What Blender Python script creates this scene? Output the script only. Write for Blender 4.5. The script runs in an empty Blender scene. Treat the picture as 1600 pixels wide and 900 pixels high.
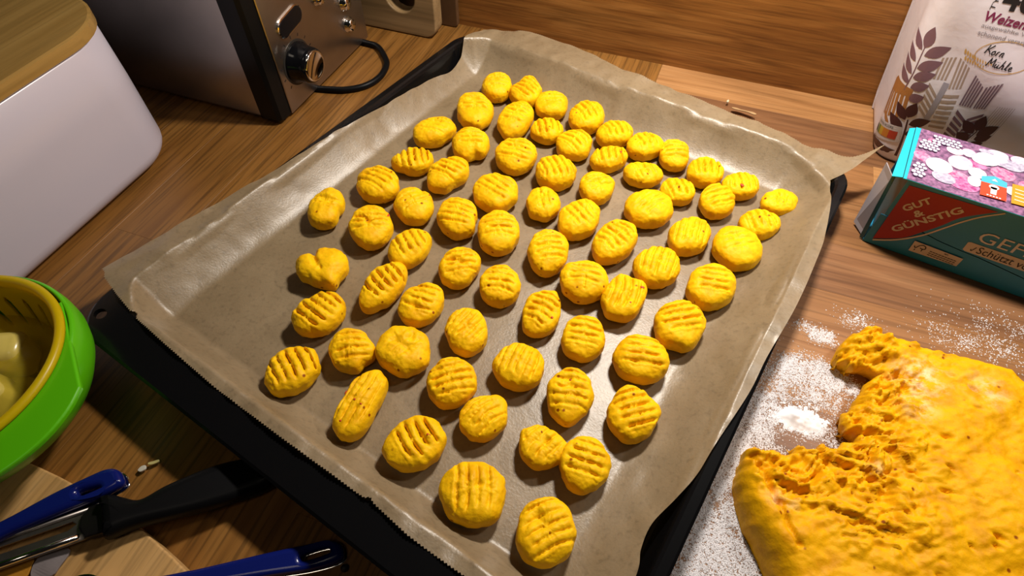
import bpy, bmesh, math, random
import numpy as np
from mathutils import Vector, Matrix

S = bpy.context.scene
C = S.collection
R = math.radians
rng = random.Random(7)

# ------------------------------------------------------------------ camera
cam_data = bpy.data.cameras.new('camera')
cam_data.sensor_width = 36.0
cam_data.lens = 20.7
cam_data.clip_start = 0.01
cam = bpy.data.objects.new('camera', cam_data)
C.objects.link(cam)
cam.matrix_world = Matrix(((0.9386, -0.2757, 0.2076, 0.0),
                           (0.3451, 0.7393, -0.5782, 0.0),
                           (0.0059, 0.6143, 0.7890, 0.3443),
                           (0, 0, 0, 1)))
S.camera = cam

# ------------------------------------------------------------------ world, lamps, exposure
world = bpy.data.worlds.new('room')
S.world = world
world.use_nodes = True
world.node_tree.nodes['Background'].inputs[0].default_value = (1.0, 0.88, 0.74, 1)
world.node_tree.nodes['Background'].inputs[1].default_value = 0.005

def area(name, loc, size, size_y, watts, color, target):
    l = bpy.data.lights.new(name, 'AREA')
    l.shape = 'RECTANGLE'; l.size = size; l.size_y = size_y
    l.energy = watts; l.color = color
    o = bpy.data.objects.new(name, l); C.objects.link(o)
    o.location = loc
    d = Vector(target) - Vector(loc)
    o.rotation_euler = d.to_track_quat('-Z', 'Y').to_euler()
    return o
# two lamps under the wall cabinet (outside the picture) and the dim ceiling lamp of the room
area('cabinet_lamp', (0.00, 0.470, 0.475), 0.07, 0.045, 4.5, (1.0, 0.92, 0.82), (0.0, 0.36, 0))
area('cabinet_lamp', (0.33, 0.425, 0.475), 0.07, 0.045, 1.35, (1.0, 0.92, 0.82), (0.31, 0.38, 0))
area('ceiling_lamp', (0.05, -0.45, 1.7), 0.35, 0.35, 1.4, (1.0, 0.87, 0.70), (0, 0.2, 0))

S.view_settings.view_transform = 'Standard'
S.view_settings.look = 'None'
S.view_settings.gamma = 1.0
S.view_settings.exposure = -0.08
S.view_settings.use_curve_mapping = False

# ------------------------------------------------------------------ helpers
def link(name, me, parent=None):
    o = bpy.data.objects.new(name, me)
    C.objects.link(o)
    if parent is not None:
        o.parent = parent
    return o

def mesh(name, verts, faces, mat=None, parent=None, smooth=False):
    me = bpy.data.meshes.new(name)
    me.from_pydata([tuple(map(float, v)) for v in verts], [], [tuple(int(i) for i in f) for f in faces])
    me.update()
    if mat is not None:
        me.materials.append(mat)
    if smooth:
        me.polygons.foreach_set('use_smooth', [True] * len(me.polygons))
    return link(name, me, parent)

def bm_obj(name, bm, mat=None, parent=None, smooth=False):
    me = bpy.data.meshes.new(name)
    bmesh.ops.recalc_face_normals(bm, faces=bm.faces)
    bm.to_mesh(me); bm.free()
    if mat is not None:
        me.materials.append(mat)
    if smooth:
        me.polygons.foreach_set('use_smooth', [True] * len(me.polygons))
    return link(name, me, parent)

def empty(name, loc=(0, 0, 0)):
    o = bpy.data.objects.new(name, None)
    o.empty_display_size = 0.02
    C.objects.link(o)
    o.location = loc
    return o

def tag(o, label, cat, group=None):
    o['label'] = label; o['category'] = cat
    if group:
        o['group'] = group
    return o

def structure(o):
    o['kind'] = 'structure'
    return o

def box_bm(x0, x1, y0, y1, z0, z1, bevel=0.0, seg=2, bm=None):
    own = bm is None
    bm = bm or bmesh.new()
    r = bmesh.ops.create_cube(bm, size=1.0)
    for v in r['verts']:
        v.co = Vector((x0 + (v.co.x + .5) * (x1 - x0), y0 + (v.co.y + .5) * (y1 - y0), z0 + (v.co.z + .5) * (z1 - z0)))
    if bevel > 0:
        es = list({e for v in r['verts'] for e in v.link_edges})
        bmesh.ops.bevel(bm, geom=es, offset=bevel, segments=seg, profile=0.5, affect='EDGES')
    return bm

def lathe(profile, n=64, center=(0, 0)):
    """profile: list of (r, z), revolved about a vertical axis; closed where r is 0."""
    verts, faces, rings = [], [], []
    for r, z in profile:
        if r < 1e-6:
            rings.append([len(verts)]); verts.append((center[0], center[1], z))
        else:
            rings.append(list(range(len(verts), len(verts) + n)))
            for k in range(n):
                a = 2 * math.pi * k / n
                verts.append((center[0] + r * math.cos(a), center[1] + r * math.sin(a), z))
    for a, b in zip(rings[:-1], rings[1:]):
        for k in range(n):
            k2 = (k + 1) % n
            if len(a) == 1 and len(b) == 1:
                continue
            if len(a) == 1:
                faces.append((a[0], b[k], b[k2]))
            elif len(b) == 1:
                faces.append((a[k], b[0], a[k2]))
            else:
                faces.append((a[k], b[k], b[k2], a[k2]))
    return verts, faces

def tube(points, radius, n=10):
    pts = [Vector(p) for p in points]
    verts, faces = [], []
    up = Vector((0, 0, 1))
    for i, p in enumerate(pts):
        t = (pts[min(i + 1, len(pts) - 1)] - pts[max(i - 1, 0)]).normalized()
        ref = up if abs(t.dot(up)) < 0.95 else Vector((1, 0, 0))
        s = t.cross(ref).normalized(); q = s.cross(t)
        rad = radius[i] if isinstance(radius, (list, tuple)) else radius
        for k in range(n):
            a = 2 * math.pi * k / n
            verts.append(p + s * (rad * math.cos(a)) + q * (rad * math.sin(a)))
    for i in range(len(pts) - 1):
        for k in range(n):
            faces.append((i * n + k, i * n + (k + 1) % n, (i + 1) * n + (k + 1) % n, (i + 1) * n + k))
    faces.append(tuple(range(n))[::-1])
    faces.append(tuple(range((len(pts) - 1) * n, len(pts) * n)))
    return verts, faces

def catmull(pts, closed=False, sub=6):
    P = [np.array(p, float) for p in pts]; n = len(P); out = []
    for i in range(n if closed else n - 1):
        if closed:
            a, b, c, d = P[(i - 1) % n], P[i], P[(i + 1) % n], P[(i + 2) % n]
        else:
            a, b, c, d = P[max(i - 1, 0)], P[i], P[i + 1], P[min(i + 2, n - 1)]
        for k in range(sub):
            t = k / sub
            out.append(.5 * (2 * b + (c - a) * t + (2 * a - 5 * b + 4 * c - d) * t * t + (3 * b - a - 3 * c + d) * t ** 3))
    if not closed:
        out.append(P[-1])
    return [tuple(p) for p in out]

def slab(name, outline, z0, z1, mat, parent=None, bevel=0.001, holes=(), smooth=False, res=3):
    """Flat piece with rounded edges (and real holes) from a closed outline: a filled 2D curve turned into a mesh."""
    cu = bpy.data.curves.new(name, 'CURVE')
    cu.dimensions = '2D'; cu.fill_mode = 'BOTH'
    for poly in [outline] + list(holes):
        sp = cu.splines.new('POLY'); sp.points.add(len(poly) - 1); sp.use_cyclic_u = True
        for q, p in zip(sp.points, poly):
            q.co = (p[0], p[1], 0, 1)
    cu.extrude = max((z1 - z0) / 2 - bevel, 0.00001)
    cu.bevel_depth = bevel; cu.bevel_resolution = res; cu.offset = -bevel
    tmp = bpy.data.objects.new('tmp', cu); C.objects.link(tmp)
    dg = bpy.context.evaluated_depsgraph_get()
    me = bpy.data.meshes.new_from_object(tmp.evaluated_get(dg))
    bpy.data.objects.remove(tmp); bpy.data.curves.remove(cu)
    me.name = name
    zm = (z0 + z1) / 2
    for v in me.vertices:
        v.co.z += zm
    me.materials.clear()
    me.materials.append(mat)
    me.polygons.foreach_set('use_smooth', [smooth] * len(me.polygons))
    return link(name, me, parent)

def text_polys(body, size=1.0, bold=0.0, shear=0.0, align='LEFT'):
    """Outline lettering as flat triangles: (list of 2D points, list of faces)."""
    cu = bpy.data.curves.new('t', 'FONT')
    cu.body = body; cu.size = size; cu.offset = bold; cu.shear = shear
    cu.align_x = align; cu.resolution_u = 3
    tmp = bpy.data.objects.new('tmp', cu); C.objects.link(tmp)
    dg = bpy.context.evaluated_depsgraph_get()
    me = bpy.data.meshes.new_from_object(tmp.evaluated_get(dg))
    bpy.data.objects.remove(tmp); bpy.data.curves.remove(cu)
    pts = [(v.co.x, v.co.y) for v in me.vertices]
    fcs = [tuple(p.vertices) for p in me.polygons]
    bpy.data.meshes.remove(me)
    return pts, fcs

def place2d(pf, x, y, ang=0.0, width=None, height=None):
    """Scale a 2D print to a width (and height), turn it and move its lower-left corner to x, y."""
    pts, fcs = pf
    a = np.array(pts); mn = a.min(0); mx = a.max(0); a = a - mn
    if width is not None:
        sx = width / (mx[0] - mn[0]); sy = sx if height is None else height / (mx[1] - mn[1])
        a = a * (sx, sy)
    ca, sa = math.cos(ang), math.sin(ang)
    a = np.stack([x + a[:, 0] * ca - a[:, 1] * sa, y + a[:, 0] * sa + a[:, 1] * ca], 1)
    return [tuple(p) for p in a], fcs

def poly2d(pts):
    return list(pts), [tuple(range(len(pts)))]

def ellipse2d(cx, cy, rx, ry, ang=0.0, n=28):
    ca, sa = math.cos(ang), math.sin(ang); out = []
    for k in range(n):
        a = 2 * math.pi * k / n; x = rx * math.cos(a); y = ry * math.sin(a)
        out.append((cx + x * ca - y * sa, cy + x * sa + y * ca))
    return poly2d(out)

def stroke2d(pts, w0, w1=None, sub=5):
    """A brush stroke: a ribbon along a smooth path, its width going from w0 to w1."""
    w1 = w0 if w1 is None else w1
    P = np.array(catmull(pts, False, sub)); n = len(P); left, right = [], []
    for i in range(n):
        t = P[min(i + 1, n - 1)] - P[max(i - 1, 0)]; t = t / (np.linalg.norm(t) + 1e-9)
        nn = np.array((-t[1], t[0])) * (w0 + (w1 - w0) * i / (n - 1)) / 2
        left.append(tuple(P[i] + nn)); right.append(tuple(P[i] - nn))
    pts = left + right
    return pts, [(i, i + 1, n + i + 1, n + i) for i in range(n - 1)]

def merge2d(items):
    V, F = [], []
    for p, f in items:
        o = len(V); V += list(p); F += [tuple(i + o for i in q) for q in f]
    return V, F

def decal(name, items, mapper, mat, parent, fine=0.0):
    """Print laid on a surface: mapper takes arrays of 2D print coordinates to 3D; fine = longest edge where the surface is curved."""
    V, F = merge2d(items)
    if fine:
        b = bmesh.new()
        q = [b.verts.new((x, y, 0)) for x, y in V]
        for f in F:
            try: b.faces.new([q[i] for i in f])
            except ValueError: pass
        bmesh.ops.triangulate(b, faces=b.faces)
        for _ in range(4):
            long = [e for e in b.edges if e.calc_length() > fine]
            if not long: break
            bmesh.ops.subdivide_edges(b, edges=long, cuts=1)
            bmesh.ops.triangulate(b, faces=[f for f in b.faces if len(f.verts) > 3])
        b.verts.index_update()
        V = [(v.co.x, v.co.y) for v in b.verts]; F = [[v.index for v in f.verts] for f in b.faces]
        b.free()
    a = np.array(V)
    return mesh(name, mapper(a[:, 0], a[:, 1]), F, mat, parent)

# value noise on arrays -------------------------------------------------
def _h(ix, iy, iz, seed):
    n = (ix.astype(np.int64) * 374761393 + iy.astype(np.int64) * 668265263 + iz.astype(np.int64) * 2147483647 + seed * 974711) & 0x7fffffff
    n = ((n ^ (n >> 13)) * 1274126177) & 0x7fffffff
    n = ((n ^ (n >> 16)) * 1103515245 + 12345) & 0x7fffffff
    return (n & 0xffff) / 32767.5 - 1.0

def vnoise(x, y, z=0.0, seed=0):
    x, y, z = np.broadcast_arrays(np.asarray(x, float), np.asarray(y, float), np.asarray(z, float))
    ix, iy, iz = np.floor(x), np.floor(y), np.floor(z)
    fx, fy, fz = x - ix, y - iy, z - iz
    fx, fy, fz = [f * f * f * (f * (f * 6 - 15) + 10) for f in (fx, fy, fz)]
    r = 0
    for dx in (0, 1):
        for dy in (0, 1):
            for dz in (0, 1):
                w = (fx if dx else 1 - fx) * (fy if dy else 1 - fy) * (fz if dz else 1 - fz)
                r = r + w * _h(ix + dx, iy + dy, iz + dz, seed)
    return r

def fbm(x, y, z=0.0, seed=0, octs=3):
    r = 0; a = 1.0; f = 1.0
    for k in range(octs):
        r = r + a * vnoise(x * f, y * f, np.asarray(z) * f, seed + 17 * k); a *= .5; f *= 2.03
    return r

def sm(x):
    x = np.clip(x, 0, 1)
    return x * x * (3 - 2 * x)

# ------------------------------------------------------------------ materials
def new_mat(name):
    m = bpy.data.materials.new(name); m.use_nodes = True
    nt = m.node_tree
    return m, nt, nt.nodes['Principled BSDF']

def plain(name, col, rough=0.5, metal=0.0, spec=0.5, coat=0.0, noise=None, bump=None, emit=None):
    m, nt, b = new_mat(name)
    b.inputs['Base Color'].default_value = (*col, 1)
    b.inputs['Roughness'].default_value = rough
    b.inputs['Metallic'].default_value = metal
    b.inputs['Specular IOR Level'].default_value = spec
    b.inputs['Coat Weight'].default_value = coat
    if noise or bump:
        tc = nt.nodes.new('ShaderNodeTexCoord')
        n = nt.nodes.new('ShaderNodeTexNoise')
        nt.links.new(tc.outputs['Object'], n.inputs['Vector'])
        n.inputs['Detail'].default_value = 4
    if noise:
        scale, amt = noise
        n.inputs['Scale'].default_value = scale
        mx = nt.nodes.new('ShaderNodeMix'); mx.data_type = 'RGBA'
        mx.inputs[6].default_value = (*[c * (1 - amt) for c in col], 1)
        mx.inputs[7].default_value = (*[min(c * (1 + amt), 1) for c in col], 1)
        nt.links.new(n.outputs['Fac'], mx.inputs[0])
        nt.links.new(mx.outputs[2], b.inputs['Base Color'])
    if bump:
        scale, st, dist = bump
        n2 = nt.nodes.new('ShaderNodeTexNoise'); n2.inputs['Scale'].default_value = scale; n2.inputs['Detail'].default_value = 5
        nt.links.new(tc.outputs['Object'], n2.inputs['Vector'])
        bp = nt.nodes.new('ShaderNodeBump'); bp.inputs['Strength'].default_value = st; bp.inputs['Distance'].default_value = dist
        nt.links.new(n2.outputs['Fac'], bp.inputs['Height'])
        nt.links.new(bp.outputs['Normal'], b.inputs['Normal'])
    return m

def wood(name, dark, mid, light, axis='x', scale=1.0, rough=0.42, per_piece=0.0, streak=0.5, bumpd=0.0002, spec=0.4):
    """Long-grained wood: stretched noise for the figure, finer stretched noise for pores."""
    m, nt, b = new_mat(name)
    tc = nt.nodes.new('ShaderNodeTexCoord')
    oi = nt.nodes.new('ShaderNodeObjectInfo')
    # shift the pattern by a random amount per piece
    off = nt.nodes.new('ShaderNodeVectorMath'); off.operation = 'MULTIPLY_ADD'
    comb = nt.nodes.new('ShaderNodeCombineXYZ')
    for i in range(3):
        nt.links.new(oi.outputs['Random'], comb.inputs[i])
    off.inputs[1].default_value = (3.7, 5.3, 2.9)
    nt.links.new(comb.outputs[0], off.inputs[0])
    nt.links.new(tc.outputs['Object'], off.inputs[2])
    mp = nt.nodes.new('ShaderNodeMapping')
    st = {'x': (4, 60, 60), 'y': (60, 4, 60), 'z': (60, 60, 4)}[axis]
    mp.inputs['Scale'].default_value = [s * scale for s in st]
    nt.links.new(off.outputs[0], mp.inputs['Vector'])
    n1 = nt.nodes.new('ShaderNodeTexNoise'); n1.inputs['Scale'].default_value = 1.0; n1.inputs['Detail'].default_value = 6; n1.inputs['Distortion'].default_value = 1.2
    nt.links.new(mp.outputs[0], n1.inputs['Vector'])
    mp2 = nt.nodes.new('ShaderNodeMapping')
    st2 = {'x': (14, 420, 420), 'y': (420, 14, 420), 'z': (420, 420, 14)}[axis]
    mp2.inputs['Scale'].default_value = [s * scale for s in st2]
    nt.links.new(off.outputs[0], mp2.inputs['Vector'])
    n2 = nt.nodes.new('ShaderNodeTexNoise'); n2.inputs['Scale'].default_value = 1.0; n2.inputs['Detail'].default_value = 3
    nt.links.new(mp2.outputs[0], n2.inputs['Vector'])
    ramp = nt.nodes.new('ShaderNodeValToRGB')
    ramp.color_ramp.elements[0].position = 0.30; ramp.color_ramp.elements[0].color = (*dark, 1)
    ramp.color_ramp.elements[1].position = 0.72; ramp.color_ramp.elements[1].color = (*light, 1)
    e = ramp.color_ramp.elements.new(0.5); e.color = (*mid, 1)
    nt.links.new(n1.outputs['Fac'], ramp.inputs[0])
    pr = nt.nodes.new('ShaderNodeValToRGB')
    pr.color_ramp.elements[0].position = 0.36; pr.color_ramp.elements[0].color = (1 - streak, 1 - streak, 1 - streak, 1)
    pr.color_ramp.elements[1].position = 0.52; pr.color_ramp.elements[1].color = (1, 1, 1, 1)
    nt.links.new(n2.outputs['Fac'], pr.inputs[0])
    mul = nt.nodes.new('ShaderNodeMix'); mul.data_type = 'RGBA'; mul.blend_type = 'MULTIPLY'; mul.inputs[0].default_value = 1.0
    nt.links.new(ramp.outputs[0], mul.inputs[6]); nt.links.new(pr.outputs[0], mul.inputs[7])
    hsv = nt.nodes.new('ShaderNodeHueSaturation')
    mr = nt.nodes.new('ShaderNodeMapRange')
    mr.inputs['To Min'].default_value = 1 - per_piece; mr.inputs['To Max'].default_value = 1 + per_piece
    nt.links.new(oi.outputs['Random'], mr.inputs['Value'])
    nt.links.new(mr.outputs[0], hsv.inputs['Value'])
    nt.links.new(mul.outputs[2], hsv.inputs['Color'])
    nt.links.new(hsv.outputs[0], b.inputs['Base Color'])
    b.inputs['Roughness'].default_value = rough
    b.inputs['Specular IOR Level'].default_value = spec
    bp = nt.nodes.new('ShaderNodeBump'); bp.inputs['Strength'].default_value = 0.6; bp.inputs['Distance'].default_value = bumpd
    nt.links.new(n2.outputs['Fac'], bp.inputs['Height'])
    nt.links.new(bp.outputs['Normal'], b.inputs['Normal'])
    return m

def dough_mat(name, base, deep, flour_spots=(), speck=0.02):
    """Pumpkin dough: warm yellow, crumbly relief, brown-red pumpkin specks and, where given, dustings of flour."""
    m, nt, b = new_mat(name)
    tc = nt.nodes.new('ShaderNodeTexCoord')
    oi = nt.nodes.new('ShaderNodeObjectInfo')
    va = nt.nodes.new('ShaderNodeVectorMath'); va.operation = 'MULTIPLY_ADD'
    cb = nt.nodes.new('ShaderNodeCombineXYZ')
    for i in range(3):
        nt.links.new(oi.outputs['Random'], cb.inputs[i])
    va.inputs[1].default_value = (1.7, 2.3, 0.9)
    nt.links.new(cb.outputs[0], va.inputs[0]); nt.links.new(tc.outputs['Object'], va.inputs[2])
    n1 = nt.nodes.new('ShaderNodeTexNoise'); n1.inputs['Scale'].default_value = 90; n1.inputs['Detail'].default_value = 5
    nt.links.new(va.outputs[0], n1.inputs['Vector'])
    mx = nt.nodes.new('ShaderNodeMix'); mx.data_type = 'RGBA'
    mx.inputs[6].default_value = (*deep, 1); mx.inputs[7].default_value = (*base, 1)
    rp = nt.nodes.new('ShaderNodeMapRange'); rp.inputs['From Min'].default_value = .32; rp.inputs['From Max'].default_value = .55
    nt.links.new(n1.outputs['Fac'], rp.inputs['Value']); nt.links.new(rp.outputs[0], mx.inputs[0])
    # specks
    vo = nt.nodes.new('ShaderNodeTexVoronoi'); vo.inputs['Scale'].default_value = 300
    nt.links.new(va.outputs[0], vo.inputs['Vector'])
    sepc = nt.nodes.new('ShaderNodeSeparateColor'); nt.links.new(vo.outputs['Color'], sepc.inputs[0])
    lt = nt.nodes.new('ShaderNodeMath'); lt.operation = 'LESS_THAN'; lt.inputs[1].default_value = speck
    nt.links.new(sepc.outputs[0], lt.inputs[0])
    near = nt.nodes.new('ShaderNodeMapRange'); near.inputs['From Min'].default_value = .42; near.inputs['From Max'].default_value = .20
    nt.links.new(vo.outputs['Distance'], near.inputs['Value'])
    mm = nt.nodes.new('ShaderNodeMath'); mm.operation = 'MULTIPLY'
    nt.links.new(lt.outputs[0], mm.inputs[0]); nt.links.new(near.outputs[0], mm.inputs[1])
    mx2 = nt.nodes.new('ShaderNodeMix'); mx2.data_type = 'RGBA'
    mx2.inputs[7].default_value = (0.26, 0.060, 0.002, 1)
    nt.links.new(mx.outputs[2], mx2.inputs[6]); nt.links.new(mm.outputs[0], mx2.inputs[0])
    last = mx2.outputs[2]
    for (fx, fy, rad, amt) in flour_spots:
        d = nt.nodes.new('ShaderNodeVectorMath'); d.operation = 'DISTANCE'
        fl = nt.nodes.new('ShaderNodeVectorMath'); fl.operation = 'MULTIPLY'; fl.inputs[1].default_value = (1, 1, 0)
        nt.links.new(tc.outputs['Object'], fl.inputs[0])
        d.inputs[1].default_value = (fx, fy, 0)
        nt.links.new(fl.outputs[0], d.inputs[0])
        r1 = nt.nodes.new('ShaderNodeMapRange'); r1.inputs['From Min'].default_value = rad; r1.inputs['From Max'].default_value = 0.0
        nt.links.new(d.outputs['Value'], r1.inputs['Value'])
        nf = nt.nodes.new('ShaderNodeTexNoise'); nf.inputs['Scale'].default_value = 130; nf.inputs['Detail'].default_value = 6; nf.inputs['Roughness'].default_value = .65
        nt.links.new(tc.outputs['Object'], nf.inputs['Vector'])
        r2 = nt.nodes.new('ShaderNodeMapRange'); r2.inputs['From Min'].default_value = .45; r2.inputs['From Max'].default_value = .62
        nt.links.new(nf.outputs['Fac'], r2.inputs['Value'])
        m1 = nt.nodes.new('ShaderNodeMath'); m1.operation = 'MULTIPLY'; nt.links.new(r1.outputs[0], m1.inputs[0]); nt.links.new(r2.outputs[0], m1.inputs[1])
        m2 = nt.nodes.new('ShaderNodeMath'); m2.operation = 'MULTIPLY'; m2.inputs[1].default_value = amt; nt.links.new(m1.outputs[0], m2.inputs[0])
        mf = nt.nodes.new('ShaderNodeMix'); mf.data_type = 'RGBA'; mf.inputs[7].default_value = (.86, .72, .50, 1)
        nt.links.new(m2.outputs[0], mf.inputs[0]); nt.links.new(last, mf.inputs[6]); last = mf.outputs[2]
    nt.links.new(last, b.inputs['Base Color'])
    b.inputs['Roughness'].default_value = 0.5
    b.inputs['Specular IOR Level'].default_value = 0.12
    b.inputs['Subsurface Weight'].default_value = 0.12
    b.inputs['Subsurface Scale'].default_value = 0.002
    b.inputs['Subsurface Radius'].default_value = (1.0, 0.5, 0.1)
    n3 = nt.nodes.new('ShaderNodeTexNoise'); n3.inputs['Scale'].default_value = 420; n3.inputs['Detail'].default_value = 4
    nt.links.new(va.outputs[0], n3.inputs['Vector'])
    bp = nt.nodes.new('ShaderNodeBump'); bp.inputs['Strength'].default_value = .55; bp.inputs['Distance'].default_value = .0006
    nt.links.new(n3.outputs['Fac'], bp.inputs['Height']); nt.links.new(bp.outputs['Normal'], b.inputs['Normal'])
    return m

M = {}
M['stave_light'] = wood('oak_stave_light', (.275, .125, .042), (.37, .18, .066), (.45, .235, .095), 'x', 1.0, .42, .08, .20)
M['stave_mid'] = wood('oak_stave_mid', (.205, .088, .030), (.275, .125, .045), (.345, .168, .066), 'x', 1.0, .42, .10, .24)
M['stave_dark'] = wood('oak_stave_dark', (.150, .064, .026), (.205, .092, .038), (.265, .128, .056), 'x', 1.0, .42, .10, .24)
M['stave_y'] = wood('oak_worktop_left', (.165, .068, .013), (.225, .098, .020), (.285, .132, .031), 'y', 1.0, .42, .12, .42, .0001)
M['panel'] = wood('oak_wall_panel', (.19, .068, .014), (.29, .115, .024), (.42, .185, .045), 'x', 1.4, .45, 0, .3)
M['bamboo'] = wood('bamboo', (.40, .22, .075), (.50, .29, .105), (.58, .35, .14), 'y', 1.0, .45, .05, .25)
M['lid_wood'] = wood('lid_bamboo', (.33, .19, .05), (.40, .24, .07), (.47, .29, .09), 'y', .6, .3, .05, .15)
M['board_wood'] = wood('board_wood', (.24, .15, .065), (.29, .185, .085), (.35, .23, .11), 'x', .7, .5, .05, .2)
M['enamel'] = plain('black_enamel', (.004, .004, .0045), .16, 0, .3)
M['blackplastic'] = plain('black_plastic', (.004, .004, .004), .3, 0, .15)
M['rubber'] = plain('matt_black_handle', (.004, .004, .0045), .40, 0, .12)
M['blue'] = plain('blue_plastic', (.004, .009, .11), .2, 0, .45)
M['chrome'] = plain('chrome', (.80, .78, .75), .10, 1)
M['steel'] = plain('steel', (.42, .39, .37), .32, 1, noise=(40, .15))
M['dullsteel'] = plain('dull_blade_steel', (.30, .27, .25), .42, 1, noise=(120, .3))
M['green'] = plain('green_plastic', (.085, .42, .003), .30, 0, .5)
M['yellow'] = plain('yellow_plastic', (.80, .61, .004), .33, 0, .5)
_nt = M['yellow'].node_tree; _t = _nt.nodes.new('ShaderNodeBsdfTranslucent'); _t.inputs[0].default_value = (.80, .61, .004, 1)
_m = _nt.nodes.new('ShaderNodeMixShader'); _m.inputs[0].default_value = .5      # thin plastic lets light through
_nt.links.new(_nt.nodes['Principled BSDF'].outputs[0], _m.inputs[1]); _nt.links.new(_t.outputs[0], _m.inputs[2])
_nt.links.new(_m.outputs[0], _nt.nodes['Material Output'].inputs['Surface'])
M['whitetin'] = plain('pale_lilac_tin', (.53, .49, .57), .28, 0, .5)
M['label_dark'] = plain('print_black', (.012, .010, .012), .6)

# ------------------------------------------------------------------ the setting
WALL_Y = 0.5885
bm = box_bm(-1.15, 1.0, WALL_Y, WALL_Y + 0.02, -0.03, 0.62)
structure(bm_obj('wall_back', bm, M['panel']))
JX = -0.045           # where the left worktop meets the one along the wall

def stave_mesh(lx, ly, top=0.0, thick=0.03):
    """A glued stave with its upper edges eased."""
    g = 0.00003; c = 0.00008
    x, y = lx / 2 - g, ly / 2 - g
    v = [(-x, -y, top - thick), (x, -y, top - thick), (x, y, top - thick), (-x, y, top - thick),
         (-x, -y, top - c), (x, -y, top - c), (x, y, top - c), (-x, y, top - c),
         (-x + c, -y + c, top), (x - c, -y + c, top), (x - c, y - c, top), (-x + c, y - c, top)]
    f = [(0, 3, 2, 1), (8, 9, 10, 11)]
    for a, b in ((0, 4), (4, 8)):
        for k in range(4):
            k2 = (k + 1) % 4
            f.append((a + k, a + k2, b + k2, b + k))
    return v, f

top_r = empty('worktop', (JX, WALL_Y, 0))
tag(top_r, 'oak stave worktop running along the back wall, floured at the front', 'worktop')
top_l = empty('worktop', (JX, 0, 0))
tag(top_l, 'darker oak worktop under the bread bin, toaster and green bowl', 'worktop')
rows = [WALL_Y, .5443, .4925, .4343, .383, .331, .279, .227, .175, .123, .071, .019, -.033, -.085, -.137]
for i, (y1, y0) in enumerate(zip(rows[:-1], rows[1:])):
    x = JX
    cuts = []
    if i == 2:
        cuts = [.1627]
    elif i == 0:
        cuts = [.30]
    while x < .95:
        nx = cuts.pop(0) if cuts else x + rng.uniform(.30, .55)
        nx = min(nx, .96)
        v, f = stave_mesh(nx - x, y1 - y0)
        tone = ['stave_light', 'stave_dark', 'stave_mid' if x < .1 else 'stave_light', 'stave_mid', 'stave_dark', 'stave_mid', 'stave_mid', 'stave_dark'][i] if i < 8 else rng.choice(['stave_mid', 'stave_dark'])
        o = mesh('stave', v, f, M[tone], top_r)
        o.location = ((x + nx) / 2 - JX, (y0 + y1) / 2 - WALL_Y, 0)
        x = nx
x = JX
while x > -.98:
    w = .052
    y = -.30 - rng.uniform(0, .25)
    while y < WALL_Y:
        ny = min(y + rng.uniform(.35, .6), WALL_Y)
        if ny - y > .01:
            v, f = stave_mesh(w, ny - y)
            o = mesh('stave', v, f, M['stave_y'], top_l)
            o.location = (x - w / 2 - JX, (y + ny) / 2, 0)
        y = ny
    x -= w

# ------------------------------------------------------------------ baking tray (its own u, v frame: u along the far edge, v towards the cook)
T0 = np.array((-0.2417, 0.5329))      # far left corner of the rim
TU = np.array((0.973, -0.2309)); TV = np.array((-0.2309, -0.973))
LU, LV = 0.388, 0.440

def tw(u, v):
    u = np.asarray(u, float); v = np.asarray(v, float)
    return T0[0] + TU[0] * u + TV[0] * v, T0[1] + TU[1] * u + TV[1] * v

def rrect(l, r, t, n, rad, seg=8):
    """Rounded rectangle inset l, r, t, n from the left, right, far and near rim edges."""
    x0, x1, y0, y1 = l, LU - r, t, LV - n
    out = []
    for cx, cy, a0 in ((x1 - rad, y1 - rad, 0), (x0 + rad, y1 - rad, 90), (x0 + rad, y0 + rad, 180), (x1 - rad, y0 + rad, 270)):
        for k in range(seg + 1):
            a = R(a0 + 90 * k / seg)
            out.append((cx + rad * math.cos(a), cy + rad * math.sin(a)))
    return out

loops = [  # l, r, t, n, radius, z : over the top from the floor out to the lip and back underneath
    (.060, .060, .060, .085, .020, .0040), (.0165, .0165, .0165, .0430, .024, .0040), (.0150, .0150, .0150, .0410, .025, .0046),
    (.0136, .0136, .0136, .0390, .025, .0066), (.0095, .0095, .0090, .0300, .027, .0265), (.0084, .0084, .0078, .0285, .027, .0290),
    (.0066, .0066, .0060, .0262, .027, .0300), (.0016, .0016, .0016, .0016, .029, .0300), (.0000, .0000, .0000, .0000, .030, .0290),
    (.0000, .0000, .0000, .0000, .030, .0275), (.0014, .0014, .0014, .0014, .029, .0268), (.0072, .0072, .0066, .0268, .027, .0268),
    (.0095, .0095, .0090, .0290, .027, .0250), (.0145, .0145, .0145, .0400, .025, .0040), (.0175, .0175, .0175, .0440, .024, .0012),
    (.060, .060, .060, .085, .020, .0008)]
verts, faces = [], []
NL = 36
for (l, r, t, n_, rad, z) in loops:
    for (u, v) in rrect(l, r, t, n_, rad):
        X, Y = tw(u, v); verts.append((X, Y, z))
for i in range(len(loops) - 1):
    for k in range(NL):
        k2 = (k + 1) % NL
        faces.append((i * NL + k, i * NL + k2, (i + 1) * NL + k2, (i + 1) * NL + k))
faces.append(tuple(range(NL))[::-1]); faces.append(tuple(range((len(loops) - 1) * NL, len(loops) * NL)))
tray_bm = bmesh.new()
bv = [tray_bm.verts.new(v) for v in verts]
for f in faces:
    tray_bm.faces.new([bv[i] for i in f])
tray = bm_obj('baking_tray', tray_bm, M['enamel'])
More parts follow.
